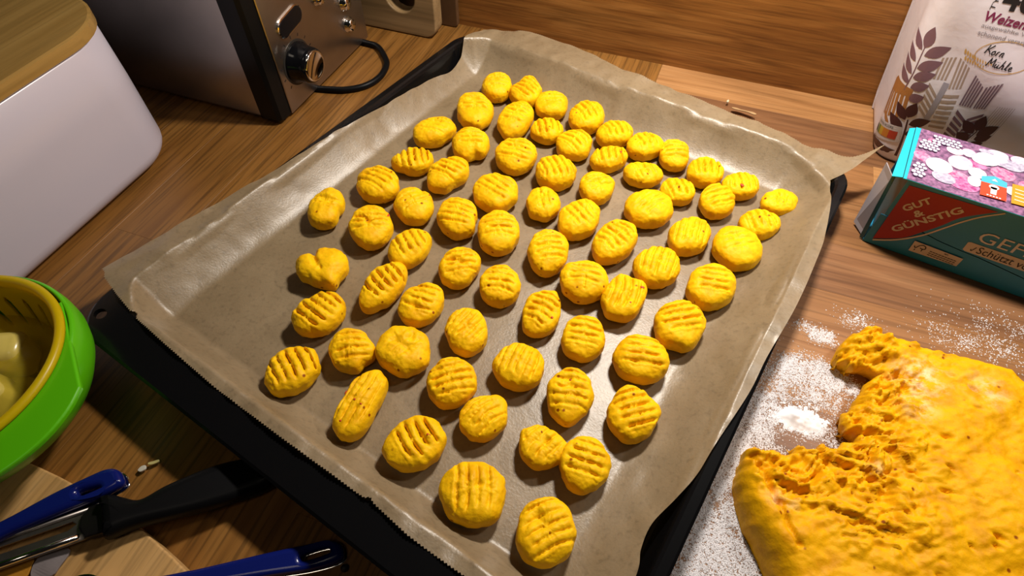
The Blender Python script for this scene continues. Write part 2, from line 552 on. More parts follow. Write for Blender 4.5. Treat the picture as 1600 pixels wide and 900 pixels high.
# hanging holes in the wide near flange, cut for real
def cut_hole(o, u, v, ru, rv):
    V, F = [], []
    for z in (.02, .04):
        for k in range(20):
            a = 2 * math.pi * k / 20
            X, Y = tw(u + ru * math.cos(a), v + rv * math.sin(a)); V.append((X, Y, z))
    for k in range(20):
        F.append((k, (k + 1) % 20, 20 + (k + 1) % 20, 20 + k))
    F.append(tuple(range(20))[::-1]); F.append(tuple(range(20, 40)))
    b = bmesh.new(); q = [b.verts.new(p) for p in V]
    for f in F:
        b.faces.new([q[i] for i in f])
    c = bm_obj('cutter', b)
    md = o.modifiers.new('hole', 'BOOLEAN'); md.object = c; md.operation = 'DIFFERENCE'; md.solver = 'EXACT'
    dg = bpy.context.evaluated_depsgraph_get()
    me = bpy.data.meshes.new_from_object(o.evaluated_get(dg))
    o.modifiers.clear(); o.data = me
    bpy.data.objects.remove(c)
cut_hole(tray, .0135, .4245, .0046, .0038)
cut_hole(tray, LU - .0135, .4245, .0046, .0038)
tag(tray, 'black enamelled baking tray with a wide holed flange at its near side', 'baking tray')

# ------------------------------------------------------------------ baking paper
def paper_z(u, v):
    l, r, t, n = [np.maximum(q, 0) for q in ((.034 - u) / .026, (u - .340) / .040, (.036 - v) / .030, (v - .394) / .018)]
    q = np.sqrt(l * l + r * r + t * t + n * n) + .4 * (np.minimum(l, n) + np.minimum(l, t) + np.minimum(r, t) + np.minimum(r, n))
    q = np.clip(q, 0, 1)
    return q ** 1.5

def resample(P, n):
    P = np.array(P, float)
    L = np.concatenate([[0], np.cumsum(np.linalg.norm(np.diff(P, axis=0), axis=1))]); L /= L[-1]
    q = np.linspace(0, 1, n)
    return np.stack([np.interp(q, L, P[:, 0]), np.interp(q, L, P[:, 1])], 1)

edge_left = catmull([(.016, -.0048), (.0127, .0197), (.0175, .0388), (.0196, .0588), (.0159, .0785), (.0144, .1062), (.0124, .1456),
                     (.007, .2142), (-.0005, .2805), (-.0095, .3449), (-.0173, .4014)])
edge_right = catmull([(.3995, -.0258), (.3848, .0078), (.3752, .0254), (.3753, .0300), (.3809, .0537), (.3876, .0918), (.3892, .1279), (.3893, .1688),
                      (.3863, .2150), (.3856, .2452), (.3808, .2882), (.3791, .3090), (.3751, .3260), (.3701, .3433), (.3708, .3587), (.3742, .3734), (.3762, .4215)])
edge_far = catmull([(.016, -.0048), (.0419, -.0178), (.0741, -.0277), (.1314, -.0250), (.1684, -.0191), (.2191, -.0156), (.2718, -.0112), (.3050, -.0105),
                    (.3440, -.0054), (.3753, -.0057), (.3860, -.0100), (.3995, -.0258)])
edge_near = [(-.0173, .4014), (-.0130, .4022), (-.0096, .4051), (.0100, .4092), (.0296, .4125), (.0318, .4108), (.0345, .4112), (.0378, .4139), (.0700, .4162), (.1168, .4188),
             (.1770, .4194), (.2380, .4186), (.2408, .4166), (.2440, .4180), (.2686, .4205), (.3044, .4200), (.345, .4222), (.3762, .4215)]
NS, NT = 381, 281
eL, eR, eF, eN = resample(edge_left, NT), resample(edge_right, NT), resample(edge_far, NS), resample(edge_near, NS)
s = np.linspace(0, 1, NS)[None, :, None]; t = np.linspace(0, 1, NT)[:, None, None]
UV = ((1 - t) * eF[None] + t * eN[None] + (1 - s) * eL[:, None] + s * eR[:, None]
      - ((1 - s) * (1 - t) * eF[0] + s * (1 - t) * eF[-1] + (1 - s) * t * eN[0] + s * t * eN[-1]))
U, V = UV[..., 0], UV[..., 1]
# saw-toothed torn edges
tooth = np.where(np.arange(NS) % 2 == 0, .0005, -.0004)
V[0] -= tooth; V[-1] += tooth
mask = paper_z(U, V)
z = .0065 + .0255 * mask
z = z + np.sqrt(np.clip(mask, 0, 1)) * (.0012 * vnoise(U * 38, V * 38, seed=3) + .0011 * vnoise(U * 75, V * 22, seed=4) + .0007 * vnoise(U * 120, V * 90, seed=5))
# soft creases radiating where the sheet is folded into the corners, slight waves on the far wall
z = z + .0016 * np.exp(-((V - .015) / .02) ** 2) * np.sin(U * 62 + 1.0)
z = z + .00025 * (1 - mask) * vnoise(U * 30, V * 30, seed=9)
z = z + .0009 * np.exp(-((U - .012) / .02) ** 2) * np.sin(V * 70)
z = z + .010 * sm((U - .372) / .028) * sm((.012 - V) / .035)
z = np.maximum(z, .0058 + .0243 * sm((mask - .2) / .75))
X, Y = tw(U, V)
verts = np.stack([X, Y, z], -1).reshape(-1, 3)
idx = np.arange(NS * NT).reshape(NT, NS)
faces = np.stack([idx[:-1, :-1], idx[1:, :-1], idx[1:, 1:], idx[:-1, 1:]], -1).reshape(-1, 4)

def paper_mat():
    m, nt, b = new_mat('baking_paper')
    tc = nt.nodes.new('ShaderNodeTexCoord')
    n1 = nt.nodes.new('ShaderNodeTexNoise'); n1.inputs['Scale'].default_value = 26; n1.inputs['Detail'].default_value = 6; n1.inputs['Roughness'].default_value = .6
    n2 = nt.nodes.new('ShaderNodeTexNoise'); n2.inputs['Scale'].default_value = 340; n2.inputs['Detail'].default_value = 4
    for n in (n1, n2):
        nt.links.new(tc.outputs['Object'], n.inputs['Vector'])
    rp = nt.nodes.new('ShaderNodeValToRGB')
    rp.color_ramp.elements[0].position = .34; rp.color_ramp.elements[0].color = (.265, .192, .108, 1)
    rp.color_ramp.elements[1].position = .66; rp.color_ramp.elements[1].color = (.330, .245, .145, 1)
    nt.links.new(n1.outputs['Fac'], rp.inputs[0])
    r2 = nt.nodes.new('ShaderNodeMapRange'); r2.inputs['From Min'].default_value = .3; r2.inputs['From Max'].default_value = .48
    r2.inputs['To Min'].default_value = .80; r2.inputs['To Max'].default_value = 1.0
    nt.links.new(n2.outputs['Fac'], r2.inputs['Value'])
    hv = nt.nodes.new('ShaderNodeHueSaturation'); nt.links.new(r2.outputs[0], hv.inputs['Value']); nt.links.new(rp.outputs[0], hv.inputs['Color'])
    nt.links.new(hv.outputs[0], b.inputs['Base Color'])
    b.inputs['Roughness'].default_value = .40
    b.inputs['Specular IOR Level'].default_value = .85
    b.inputs['Subsurface Weight'].default_value = 0
    n3 = nt.nodes.new('ShaderNodeTexNoise'); n3.inputs['Scale'].default_value = 700; n3.inputs['Detail'].default_value = 3
    nt.links.new(tc.outputs['Object'], n3.inputs['Vector'])
    n4 = nt.nodes.new('ShaderNodeTexNoise'); n4.inputs['Scale'].default_value = 45; n4.inputs['Detail'].default_value = 3
    nt.links.new(tc.outputs['Object'], n4.inputs['Vector'])
    b1 = nt.nodes.new('ShaderNodeBump'); b1.inputs['Strength'].default_value = .45; b1.inputs['Distance'].default_value = .0003
    nt.links.new(n3.outputs['Fac'], b1.inputs['Height'])
    b2 = nt.nodes.new('ShaderNodeBump'); b2.inputs['Strength'].default_value = .35; b2.inputs['Distance'].default_value = .0014
    nt.links.new(n4.outputs['Fac'], b2.inputs['Height']); nt.links.new(b1.outputs['Normal'], b2.inputs['Normal'])
    nt.links.new(b2.outputs['Normal'], b.inputs['Normal'])
    # thin paper: some of the light comes through
    tr = nt.nodes.new('ShaderNodeBsdfTranslucent'); tr.inputs['Color'].default_value = (.42, .27, .10, 1)
    mix = nt.nodes.new('ShaderNodeMixShader'); mix.inputs[0].default_value = .22
    out = nt.nodes['Material Output']
    nt.links.new(b.outputs[0], mix.inputs[1]); nt.links.new(tr.outputs[0], mix.inputs[2]); nt.links.new(mix.outputs[0], out.inputs['Surface'])
    return m
M['paper'] = paper_mat()
paper = mesh('baking_paper', verts, faces, M['paper'], None, True)
tag(paper, 'brown baking paper with saw-toothed ends lining the black tray', 'baking paper')

# ------------------------------------------------------------------ gnocchi
M['gnocchi'] = dough_mat('gnocchi_dough', (.85, .49, .004), (.74, .38, .002), (), .022)
GN = [(1, -184.2, 464.9, 6.5, 19.1, 14.4, 111, 18.6, 21, 4),
      (2, -154.6, 466.8, 6.5, 19.3, 14.6, 102, 18.8, -25, 5),
      (3, -126.4, 456.2, 6.5, 17.3, 14.9, 105, 18.0, 21, 3),
      (4, -189.8, 423.1, 6.5, 24.0, 17.0, 113, 19.5, 21, 4),
      (5, -149.9, 422.6, 6.5, 23.6, 14.9, 90, 19.5, -3, 5),
      (6, -119.1, 419.4, 6.5, 14.7, 14.1, -144, 16.2, -62, 4),
      (7, -90.7, 449.4, 6.5, 20.0, 16.0, 84, 19.5, -46, 4),
      (8, -211.6, 381.5, 6.5, 20.1, 14.6, 56, 19.2, 5, 4),
      (9, -174.4, 376.8, 6.5, 18.5, 16.4, 115, 19.5, 21, 4),
      (10, -90.2, 408.0, 6.5, 16.7, 15.8, 87, 18.2, -29, 4),
      (11, -132.4, 375.8, 6.5, 19.5, 17.5, 108, 19.5, 2, 5),
      (12, -211.5, 339.4, 6.5, 16.8, 13.8, -145, 17.1, -57, 5),
      (13, -176.9, 333.0, 6.5, 20.5, 14.6, 71, 19.4, -10, 4),
      (14, -94.3, 366.7, 6.5, 17.8, 16.8, 94, 19.4, -55, 5),
      (15, -60.8, 435.4, 6.5, 17.7, 13.7, 53, 17.4, -51, 4),
      (16, -31.8, 429.2, 6.5, 17.1, 13.6, 46, 17.0, -53, 3),
      (17, -57.0, 401.7, 6.5, 17.0, 12.6, 45, 16.4, -69, 4),
      (18, -5.9, 425.8, 6.5, 17.3, 12.8, 96, 16.6, 16, 4),
      (19, -25.5, 392.1, 6.5, 16.1, 12.2, -168, 15.7, -56, 3),
      (20, 22.4, 412.7, 6.5, 15.9, 14.2, 56, 16.8, -75, 4),
      (21, 52.8, 406.3, 6.5, 15.8, 13.1, -143, 16.1, -69, 4),
      (22, -57.2, 362.8, 6.5, 16.1, 14.2, 95, 16.9, 41, 3),
      (23, 5.4, 382.4, 6.5, 14.8, 12.8, -143, 15.4, -61, 4),
      (24, 37.2, 380.9, 6.5, 17.1, 13.9, 86, 17.3, 40, 4),
      (25, 84.1, 397.6, 6.5, 15.3, 12.3, -143, 15.4, -82, 2),
      (26, -12.0, 352.1, 6.5, 19.4, 17.4, 46, 19.5, 57, 3),
      (27, 71.3, 366.8, 6.5, 16.6, 13.3, -144, 16.7, -65, 4),
      (28, -60.8, 321.3, 6.5, 19.7, 15.3, 79, 19.4, -42, 4),
      (29, -250.2, 263.9, 6.5, 19.9, 13.7, 108, 18.5, 7, 2),
      (30, -225.4, 302.4, 6.5, 19.1, 16.8, 133, 19.5, -8, 4),
      (31, -187.6, 290.6, 6.5, 18.6, 15.5, 133, 19.1, 56, 3),
      (32, -207.8, 258.1, 6.5, 21.2, 16.3, 125, 19.5, 28, 4),
      (33, -149.5, 289.7, 6.5, 20.0, 15.4, 115, 19.5, 4, 5),
      (34, -132.1, 326.8, 6.5, 19.2, 17.8, 113, 19.5, -19, 4),
      (35, -170.8, 249.0, 6.5, 19.4, 13.5, 78, 18.1, -41, 4),
      (36, -114.1, 286.4, 6.5, 20.3, 16.1, 111, 19.5, 21, 4),
      (37, -221.0, 209.7, 6.5, 18.4, 16.0, -145, 19.2, 20, 0),
      (38, -171.5, 209.5, 6.5, 22.3, 12.7, 82, 18.9, -27, 5),
      (39, -128.7, 244.9, 6.5, 17.5, 14.3, 101, 17.7, 34, 4),
      (40, -139.9, 205.3, 6.5, 17.4, 14.5, 83, 17.8, 3, 4),
      (41, -94.9, 239.3, 6.5, 17.4, 14.8, 112, 18.0, 10, 4),
      (42, -201.2, 173.4, 6.5, 18.8, 15.3, 67, 19.0, -18, 5),
      (43, -93.0, 329.6, 6.5, 16.7, 13.5, 106, 16.8, -65, 2),
      (44, -29.0, 308.0, 6.5, 23.4, 14.0, 74, 19.5, -30, 5),
      (45, 23.1, 334.2, 6.5, 18.8, 14.7, 69, 18.6, 89, 5),
      (46, 58.3, 334.5, 6.5, 20.3, 17.7, 92, 19.5, 33, 3),
      (47, -72.9, 280.9, 6.5, 20.9, 15.1, 102, 19.5, 31, 5),
      (48, 6.0, 295.0, 6.5, 17.9, 16.1, 68, 19.1, 87, 5),
      (49, -40.3, 263.3, 6.5, 18.4, 17.0, 85, 19.5, 8, 3),
      (50, 45.6, 290.3, 6.5, 19.9, 15.9, 73, 19.5, 10, 4),
      (51, -10.1, 258.9, 6.5, 19.1, 14.6, 84, 18.7, 92, 4),
      (52, -60.0, 227.4, 6.5, 18.5, 12.5, 91, 17.0, -10, 5),
      (63, 29.8, 249.8, 6.5, 19.8, 16.5, 81, 19.5, 32, 4),
      (54, -166.2, 155.6, 6.5, 16.6, 13.8, 136, 16.9, 32, 4),
      (55, -134.5, 166.8, 6.5, 18.5, 17.0, 154, 19.5, 68, 3),
      (56, -101.8, 195.7, 6.5, 17.8, 14.1, 116, 17.8, 75, 5),
      (57, -194.0, 129.2, 6.5, 17.8, 15.2, 69, 18.4, -35, 5),
      (58, -141.6, 123.2, 6.5, 24.2, 12.7, 89, 19.5, 90, 4),
      (59, -96.0, 156.6, 6.5, 17.4, 16.0, 90, 18.7, 37, 5),
      (60, -68.7, 141.5, 6.5, 15.4, 13.5, 67, 16.2, 63, 4),
      (61, -99.3, 112.1, 6.5, 18.3, 15.5, 48, 18.9, -37, 4),
      (62, -27.6, 217.5, 6.5, 17.2, 14.5, 88, 17.7, 6, 4),
      (64, -60.3, 182.3, 6.5, 16.4, 16.2, -142, 18.3, 90, 5),
      (65, 12.0, 214.5, 6.5, 17.9, 16.8, -165, 19.4, 11, 4),
      (66, -23.7, 174.2, 6.5, 18.4, 14.7, 95, 18.4, 9, 5),
      (67, 15.7, 174.8, 6.5, 17.1, 15.4, 92, 18.2, 36, 5),
      (68, -29.8, 136.8, 6.5, 14.4, 12.9, 179, 15.3, 66, 4),
      (69, -3.2, 134.7, 6.5, 17.3, 14.4, 89, 17.7, -1, 4),
      (70, -56.9, 97.3, 6.5, 18.8, 17.8, -178, 19.5, 111, 4),
      (71, -12.5, 91.8, 6.5, 18.5, 15.9, 93, 19.2, 44, 5)]
# extras, in the directions a cook sees (0 right, 90 away): bumps and dents (angle, reach, width) on the outline; pinches (x, y, sigma, depth in mm) in the top
BUMP = {2: [(80, .14, 22), (185, .12, 22), (135, -.17, 25), (-80, .05, 20)], 9: [(-75, -.16, 16), (-45, .06, 16)], 12: [(180, .16, 25), (-125, -.13, 20)], 29: [(-15, -.22, 16)],
        37: [(125, -.24, 16), (-60, .26, 12), (-115, -.12, 25), (170, .05, 20)], 39: [(10, .11, 20), (175, .06, 20), (70, .05, 20), (-30, -.08, 20)], 51: [(100, .09, 20), (20, .09, 18), (60, -.05, 15)],
        52: [(50, .10, 20), (130, .10, 20), (-130, .08, 20), (-50, .06, 20), (185, -.08, 12)], 58: [(160, -.13, 25), (-20, -.15, 25), (70, .06, 18)], 66: [(-100, .11, 18)],
        67: [(95, .11, 18), (10, .05, 18)], 68: [(-5, .15, 20), (130, .10, 25), (-110, .05, 20), (50, -.09, 25)], 20: [(30, .06, 18), (150, .04, 18)], 16: [(60, -.12, 15)], 54: [(-40, -.16, 22), (5, .06, 16)],
        63: [(0, .06, 20), (-70, .09, 20)], 60: [(45, .11, 20)], 24: [(90, .08, 20), (-40, .06, 20)], 18: [(80, .11, 22)], 33: [(-10, -.09, 12)], 31: [(60, -.09, 14)], 13: [(-55, -.12, 18)],
        10: [(75, -.08, 12)], 21: [(35, .06, 16), (150, .05, 18)], 17: [(40, .06, 16), (-150, .07, 18), (150, .05, 18)], 46: [(50, -.06, 25)], 4: [(40, -.07, 20)], 61: [(185, .06, 20)], 5: [(70, .06, 25)]}
PINCH = {4: [(-5, 6, 2.2, 2.6), (-2, 6.5, 2.2, 2.4), (1, 6.5, 2.0, 1.6)], 32: [(-11, 3, 1.5, 2.2), (-8.5, 3.5, 1.5, 2.6), (-6, 3, 1.5, 2.8), (-3.5, 1.5, 1.5, 2.8), (-1.5, -.5, 1.7, 4.0), (0, -2.5, 1.9, 4.2), (1.5, -.5, 1.7, 4.0), (3.5, 1.8, 1.5, 2.8), (6, 3.5, 1.5, 2.8), (8.5, 4.5, 1.5, 2.6), (11, 5, 1.5, 2.2)],
         31: [(6, 8, 3, 2.4)], 16: [(4, 6, 2.4, 2.6)], 43: [(0, 1, 1.4, 1.6), (0, 3.5, 1.4, 1.8), (-2.5, 6, 1.4, 1.6), (2.5, 6, 1.4, 1.6)], 55: [(-4, 3, 3.5, 2.2), (3, -2, 3, 1.6), (6, 5, 3, 1.6)],
         37: [(-6, 9, 2, 3.4), (-6, 6, 2, 3.4), (-5, 3, 2, 3.2), (-3.5, 0, 2, 3.0), (-2, -3, 2, 2.6), (1, -6, 1.8, 2.0)], 39: [(-4, 3, 2.5, 2.6), (0, 0, 2.5, 2.4), (4, -2, 2.5, 1.8)], 66: [(-2, 4, 4.0, 2.2), (3, 1, 2, 1.2)],
         71: [(-5, 7, 4, 2.4), (-3, 2, 4, 2.2)], 29: [(4, 1, 2.5, 2.6), (0, 2, 2.2, 2.0), (-3, 2.5, 2, 1.4)], 51: [(2, -5, 3, 1.8)], 22: [(-1, -1, 4, 2.0)], 68: [(2, 1, 3.0, 1.8)], 70: [(4, 2, 1.8, 1.8)], 46: [(-3, 5, 4, 1.4)],
         61: [(4, 3, 3, 1.2)], 8: [(-4, 4, 2.4, 1.4), (1, 5, 2.2, 1.4), (5, 4, 2.4, 1.2), (-1, 1, 2, .9)], 49: [(0, -3, .8, 1.2), (-.4, -5, .8, 1.4), (-.8, -7, .8, 1.4), (-1.2, -9, .8, 1.4), (-1.5, -11, .8, 1.2)],
         40: [(-4, -5, 2.5, 1.8)]}
FAINT = {3: .5, 8: .5, 19: .6, 32: .85, 22: .7, 25: .5, 26: .5, 28: .7, 29: .5, 31: .6, 40: .8, 43: .4, 45: .7, 46: .5, 47: .9, 49: .8, 55: .35, 56: .8, 58: .7, 60: .7, 62: .9, 64: .9, 68: .6, 34: .85, 1: .8, 37: 0,
         6: 1.4, 12: 1.5, 13: 1.3, 17: 1.3, 15: 1.3, 2: 1.3, 27: 1.3, 38: 1.5, 44: 1.3, 57: 1.3, 61: 1.4, 42: 1.2, 35: 1.2, 67: 1.3, 20: 1.3, 23: 1.2, 63: 1.2}
LAB = {}
LAB.update({
 1: 'round gnocchi with faint level ridges, leftmost of the row along the far edge',
 2: 'pointed gnocchi with slanting ridges, second from left along the far edge',
 3: 'smooth round gnocchi with faint ridges, third from left along the far edge',
 7: 'plump gnocchi with ridges slanting steeply down, fourth from left along the far edge',
 15: 'oval gnocchi with steep slanting ridges, fifth from left along the far edge',
 16: 'heart-shaped gnocchi with a dented top, sixth along the far edge',
 18: 'egg-shaped gnocchi with level ridges standing upright, seventh along the far edge',
 20: 'squarish gnocchi with upright ridges, third from right along the far edge',
 21: 'wide gnocchi with upright comb ridges, second from right along the far edge',
 25: 'smooth wide gnocchi in the far right corner of the paper by its lifted tip',
 8: 'bumpy oval gnocchi with dimpled top, left end of the second row from the far edge',
 4: 'tall gnocchi with a pinched dent near its top, second in the second far row',
 5: 'long upright gnocchi with stacked ridges just below the pointed one at the far edge',
 6: 'small gnocchi with upright comb ridges, fourth in the second row from the far edge',
 10: 'round gnocchi with slanting ridges, fifth in the second row from the far edge',
 17: 'boxy small gnocchi with four upright ridges, sixth in the second far row',
 19: 'flat wide gnocchi with blurred ridges, seventh in the second row from the far edge',
 23: 'small wide gnocchi with upright ridges, eighth in the second row from the far edge',
 24: 'bell-shaped gnocchi with rising ridges, ninth in the second row from the far edge',
 27: 'wide gnocchi with three deep upright grooves, right end of the second far row',
 12: 'small leaf-shaped gnocchi with a pinched left end, left end of the third far row',
 9: 'round gnocchi with level ridges and a notch at its underside, far left part',
 11: 'large round gnocchi with five nearly level ridges, third in the third far row',
 14: 'large round gnocchi with steep ridges across its whole top, fourth in the third far row',
 22: 'small round gnocchi with ridges meeting in a dimple, fifth in the third far row',
 26: 'big broad smooth gnocchi with short faint ridges, right of the small dimpled one',
 45: 'round gnocchi with faint upright ridges, seventh in the third row, right part of paper',
 46: 'largest smooth gnocchi near the right edge of the paper',
 29: 'bean-shaped gnocchi with a notch on its right, leftmost beside the shiny paper fold',
 30: 'round gnocchi with gently slanting ridges, just right above the heart-creased one',
 13: 'oval tilted gnocchi with slanting ridges, third in the fourth row from the far edge',
 34: 'broad round gnocchi with torn slanting ridges, fourth in the fourth row',
 43: 'small round gnocchi with a forked crease on top, fifth in the fourth row',
 28: 'oval gnocchi with steep slanting grooves, sixth in the fourth row',
 44: 'long tilted gnocchi with five deep slanting grooves, right of the centre',
 48: 'round gnocchi with upright ridges on its right half, eighth in the fourth row',
 50: 'large round gnocchi with arching ridges at the right end of the fourth row',
 32: 'gnocchi with a heart-shaped crease like lips on top, left part of paper',
 31: 'round gnocchi with rising ridges and a dent, right of the heart-creased one',
 33: 'round gnocchi with bent ridges and a flattened right side, third in the fifth row',
 36: 'round gnocchi with level ridges over its upper half, fourth in the fifth row',
 47: 'tall gnocchi with five slightly rising ridges near the middle of the paper',
 49: 'round gnocchi with smooth cracked lower half, touching the folded one on its right',
 51: 'folded gnocchi with upright ridges touching the smooth cracked one on its left',
 63: 'angular gnocchi with three long rising grooves beside the bare right strip of paper',
 37: 'misshapen gnocchi folded double with a torn tip, left edge of the paper',
 35: 'tilted oval gnocchi with steep slanting grooves, touching the long oval one below it',
 39: 'crumpled twisted gnocchi with bunched ridges, third in the sixth row',
 41: 'neat round gnocchi with four level ridges, fourth in the sixth row near the middle',
 52: 'upright rectangular gnocchi with slanting ridges above a smooth end, middle of the paper',
 62: 'round gnocchi with nearly level ridges, sixth in the sixth row',
 65: 'broad round gnocchi with level wavy ridges, right end of the sixth row',
 42: 'oval gnocchi with five slanting ridges, left end of the row below the misshapen one',
 38: 'long oval gnocchi lying slantwise with deep cross ridges, left of the middle',
 40: 'gnocchi with crowded wavy ridges and a pinched foot, right of the long oval one',
 56: 'upright oval gnocchi with fine rising scratches, fourth in the seventh row',
 64: 'round gnocchi with fine upright grooves on its left half, fifth in the seventh row',
 66: 'tall gnocchi with a torn patch between its ridges, sixth in the seventh row',
 67: 'gnocchi with a peaked top and five rising grooves, right end of the seventh row',
 57: 'oval gnocchi with steep ridges, nearest the tray flange at the left end',
 54: 'small shell-like gnocchi with arching ridges, left of the big crumpled one',
 55: 'big round gnocchi with a crumpled middle and no clear ridges, lower left part',
 59: 'round gnocchi with rising curved ridges, fourth in the eighth row',
 60: 'small oval gnocchi with fine rising scratches, fifth in the eighth row',
 68: 'triangular gnocchi touching a ridged one on its right, near the front',
 69: 'tall gnocchi with slanting level ridges, touching the triangular one on its left',
 58: 'long peanut-shaped gnocchi with lengthwise ridges, lower left of the paper',
 61: 'wide gnocchi with deep steep grooves, lower left, nearest the front flange middle',
 70: 'large round gnocchi with four upright grooves, second nearest to the front',
 71: 'large upright gnocchi with a dented left side, nearest the front of the tray',
})

FLECK = {21: [(0, -6, 2.4, 1.6)], 7: [(-8, -8, .9, .7)], 58: [(-10, 2, 1.0, 1.6), (-1, -2, .8, .8), (4, -3, .8, .6), (-3, -16, 1.0, .7)], 32: [(9, 12, 1.2, 1.6)], 17: [(8, 6, 1.6, 1.3)],
         52: [(9, -5, .9, .9)], 66: [(-2, 6, 1.0, .6)], 61: [(7, 5, .7, .8)], 47: [(-1, 14, 1.0, .8)], 51: [(10, 8, 1.6, 1.0), (5, -8, .8, .8)], 31: [(10, 9, .8, .7)]}
M['fleck'] = plain('pumpkin_skin', (.50, .055, .008), .5, 0, .3)
NA, NM = 132, 46
def gnocchi_mesh(i, a, b, phi, t, ga, n):
    """A rolled piece of dough pressed with a fork: flattened, rounded, its outline uneven, ridges across the top."""
    th = np.linspace(0, 2 * np.pi, NA, endpoint=False)
    al = np.concatenate([np.linspace(0, np.pi / 2, 32)[1:], np.linspace(np.pi / 2, np.pi, NM - 30)[1:-1]])
    sr = np.abs(np.sin(al)) ** np.where(al < np.pi / 2, .78, .62)
    cz = np.sign(np.cos(al)) * np.abs(np.cos(al)) ** np.where(al < np.pi / 2, .74, .70)
    rho = 1 + .050 * vnoise(np.cos(th) * 1.3 + i * 7.1, np.sin(th) * 1.3, seed=i) + .028 * vnoise(np.cos(th) * 3 + i * 3.3, np.sin(th) * 3, seed=i + 50)
    for (ang, amt, wd) in BUMP.get(i, ()):
        d = (np.degrees(th + phi) - 20.2 - ang + 180) % 360 - 180
        rho = rho + amt * np.exp(-(d / wd) ** 2)
    x = a * sr[:, None] * (rho * np.cos(th))[None]
    y = b * sr[:, None] * (rho * np.sin(th))[None]
    z = (t / 2 * (1 + cz))[:, None] * np.ones(NA)[None]
    cp, sp = math.cos(phi), math.sin(phi)
    x, y = x * cp - y * sp, x * sp + y * cp
    x = np.concatenate([[0], x.ravel(), [0]]); y = np.concatenate([[0], y.ravel(), [0]]); z = np.concatenate([[t], z.ravel(), [0]])
    top = sm((z / t - .35) / .35)
    # uneven kneading
    lump = .00062 * fbm(x * 120 + i * 5, y * 120, z * 120 + i, seed=i, octs=2)
    fine = .00020 * vnoise(x * 520, y * 520 + i, z * 520, seed=i + 9) + .00030 * np.minimum(vnoise(x * 260, y * 260 + i, z * 260, seed=i + 19) + .35, 0)
    nx, ny, nz = x / (a * a), y / (b * b), (z - t / 2) / (t * t / 4)
    nl = np.sqrt(nx * nx + ny * ny + nz * nz) + 1e-9
    k = (lump + fine) * np.clip(z / .003, 0, 1)
    x, y, z = x + nx / nl * k, y + ny / nl * k, z + nz / nl * k
    # fork ridges, mostly on the half towards the wall
    st = FAINT.get(i, 1.0)
    if n and st:
        c, s_ = math.cos(ga), math.sin(ga)
        oy = .12 * b
        along = x * c + (y - oy) * s_; across = -x * s_ + (y - oy) * c
        half = 1 / math.sqrt((c * cp + s_ * sp) ** 2 / a ** 2 + (-c * sp + s_ * cp) ** 2 / b ** 2)
        width = 1 / math.sqrt((-s_ * cp + c * sp) ** 2 / a ** 2 + (s_ * sp + c * cp) ** 2 / b ** 2)
        spc = min(2 * width / (n + 1.1), .0058)
        wob = .0006 * vnoise(along * 180 + i, across * 60, seed=i + 3) + (rng.uniform(-1, 1) * 9.0) * along ** 2
        q = (across + wob) / spc + (n - 1) / 2
        kk = np.clip(np.round(q), 0, n - 1)
        d = q - kk
        rnd = np.array([rng.uniform(.6, 1.15) for _ in range(n)])
        ext = np.array([rng.uniform(.62, .9) for _ in range(n)])
        ki = kk.astype(int)
        g = rnd[ki] * np.exp(-(np.abs(d) / .13) ** 1.6) * (1 - sm((np.abs(along) / half - ext[ki] + .25) / .3))
        ridge = .5 * np.exp(-((np.abs(d) - .5) / .3) ** 2) * (np.abs(q - (n - 1) / 2) < n / 2)
        tear = 1 + .40 * vnoise(x * 520, y * 520, seed=i + 21)
        zone = (np.abs(q - (n - 1) / 2) < n / 2 + .2) * (1 - sm((np.abs(along) / half - .6) / .3))
        z = z + top * zone * .00042 * np.minimum(fbm(x * 380 + i, y * 380, seed=i + 33, octs=3), .1)
        z = z - top * st * (.0025 * g * tear - .0007 * ridge)
    for (px, py, sg, dp) in PINCH.get(i, ()):
        z = z - top * dp * .001 * np.exp(-((((x * .9386 + y * .3451) * 1000 - px) ** 2 + ((y * .9386 - x * .3451) * 1000 - py) ** 2) / sg ** 2)) * (1 + .3 * vnoise(x * 300, y * 300, seed=i))
    z = np.maximum(z, 0)
    P = np.stack([x, y, z], 1)
    m = len(al)
    f = [(0, 1 + k, 1 + (k + 1) % NA) for k in range(NA)]
    for r in range(m - 1):
        b0, b1 = 1 + r * NA, 1 + (r + 1) * NA
        f += [(b0 + k, b1 + k, b1 + (k + 1) % NA, b0 + (k + 1) % NA) for k in range(NA)]
    e = len(P) - 1; b0 = 1 + (m - 1) * NA
    f += [(b0 + k, e, b0 + (k + 1) % NA) for k in range(NA)]
    return P, f
for row in GN:
    i, X, Y, Z, a, b, phi, t, ga, n = row
    P, f = gnocchi_mesh(i, a / 1000, b / 1000, R(phi), t / 1000, R(ga), n)
    o = mesh('gnocchi', P, f, M['gnocchi'], None, True)
    o.location = (X / 1000, Y / 1000, Z / 1000 + .0002)
    tag(o, LAB[i], 'gnocchi', 'raw fork-marked gnocchi on the baking paper')
    for (lx, ly, rx, ry) in FLECK.get(i, ()):      # bits of red pumpkin skin kneaded into the dough
        j = np.argmin((P[:, 0] - lx / 1000) ** 2 + (P[:, 1] - ly / 1000) ** 2 - P[:, 2] * .0005)
        fb = bmesh.new(); bmesh.ops.create_icosphere(fb, subdivisions=2, radius=1.0)
        for v in fb.verts:
            v.co = Vector((v.co.x * rx / 1000, v.co.y * ry / 1000, v.co.z * .0004)) + Vector((P[j][0], P[j][1], P[j][2] - .0001))
        bm_obj('skin_fleck', fb, M['fleck'], o, True)['label'] = 'red fleck of pumpkin skin'

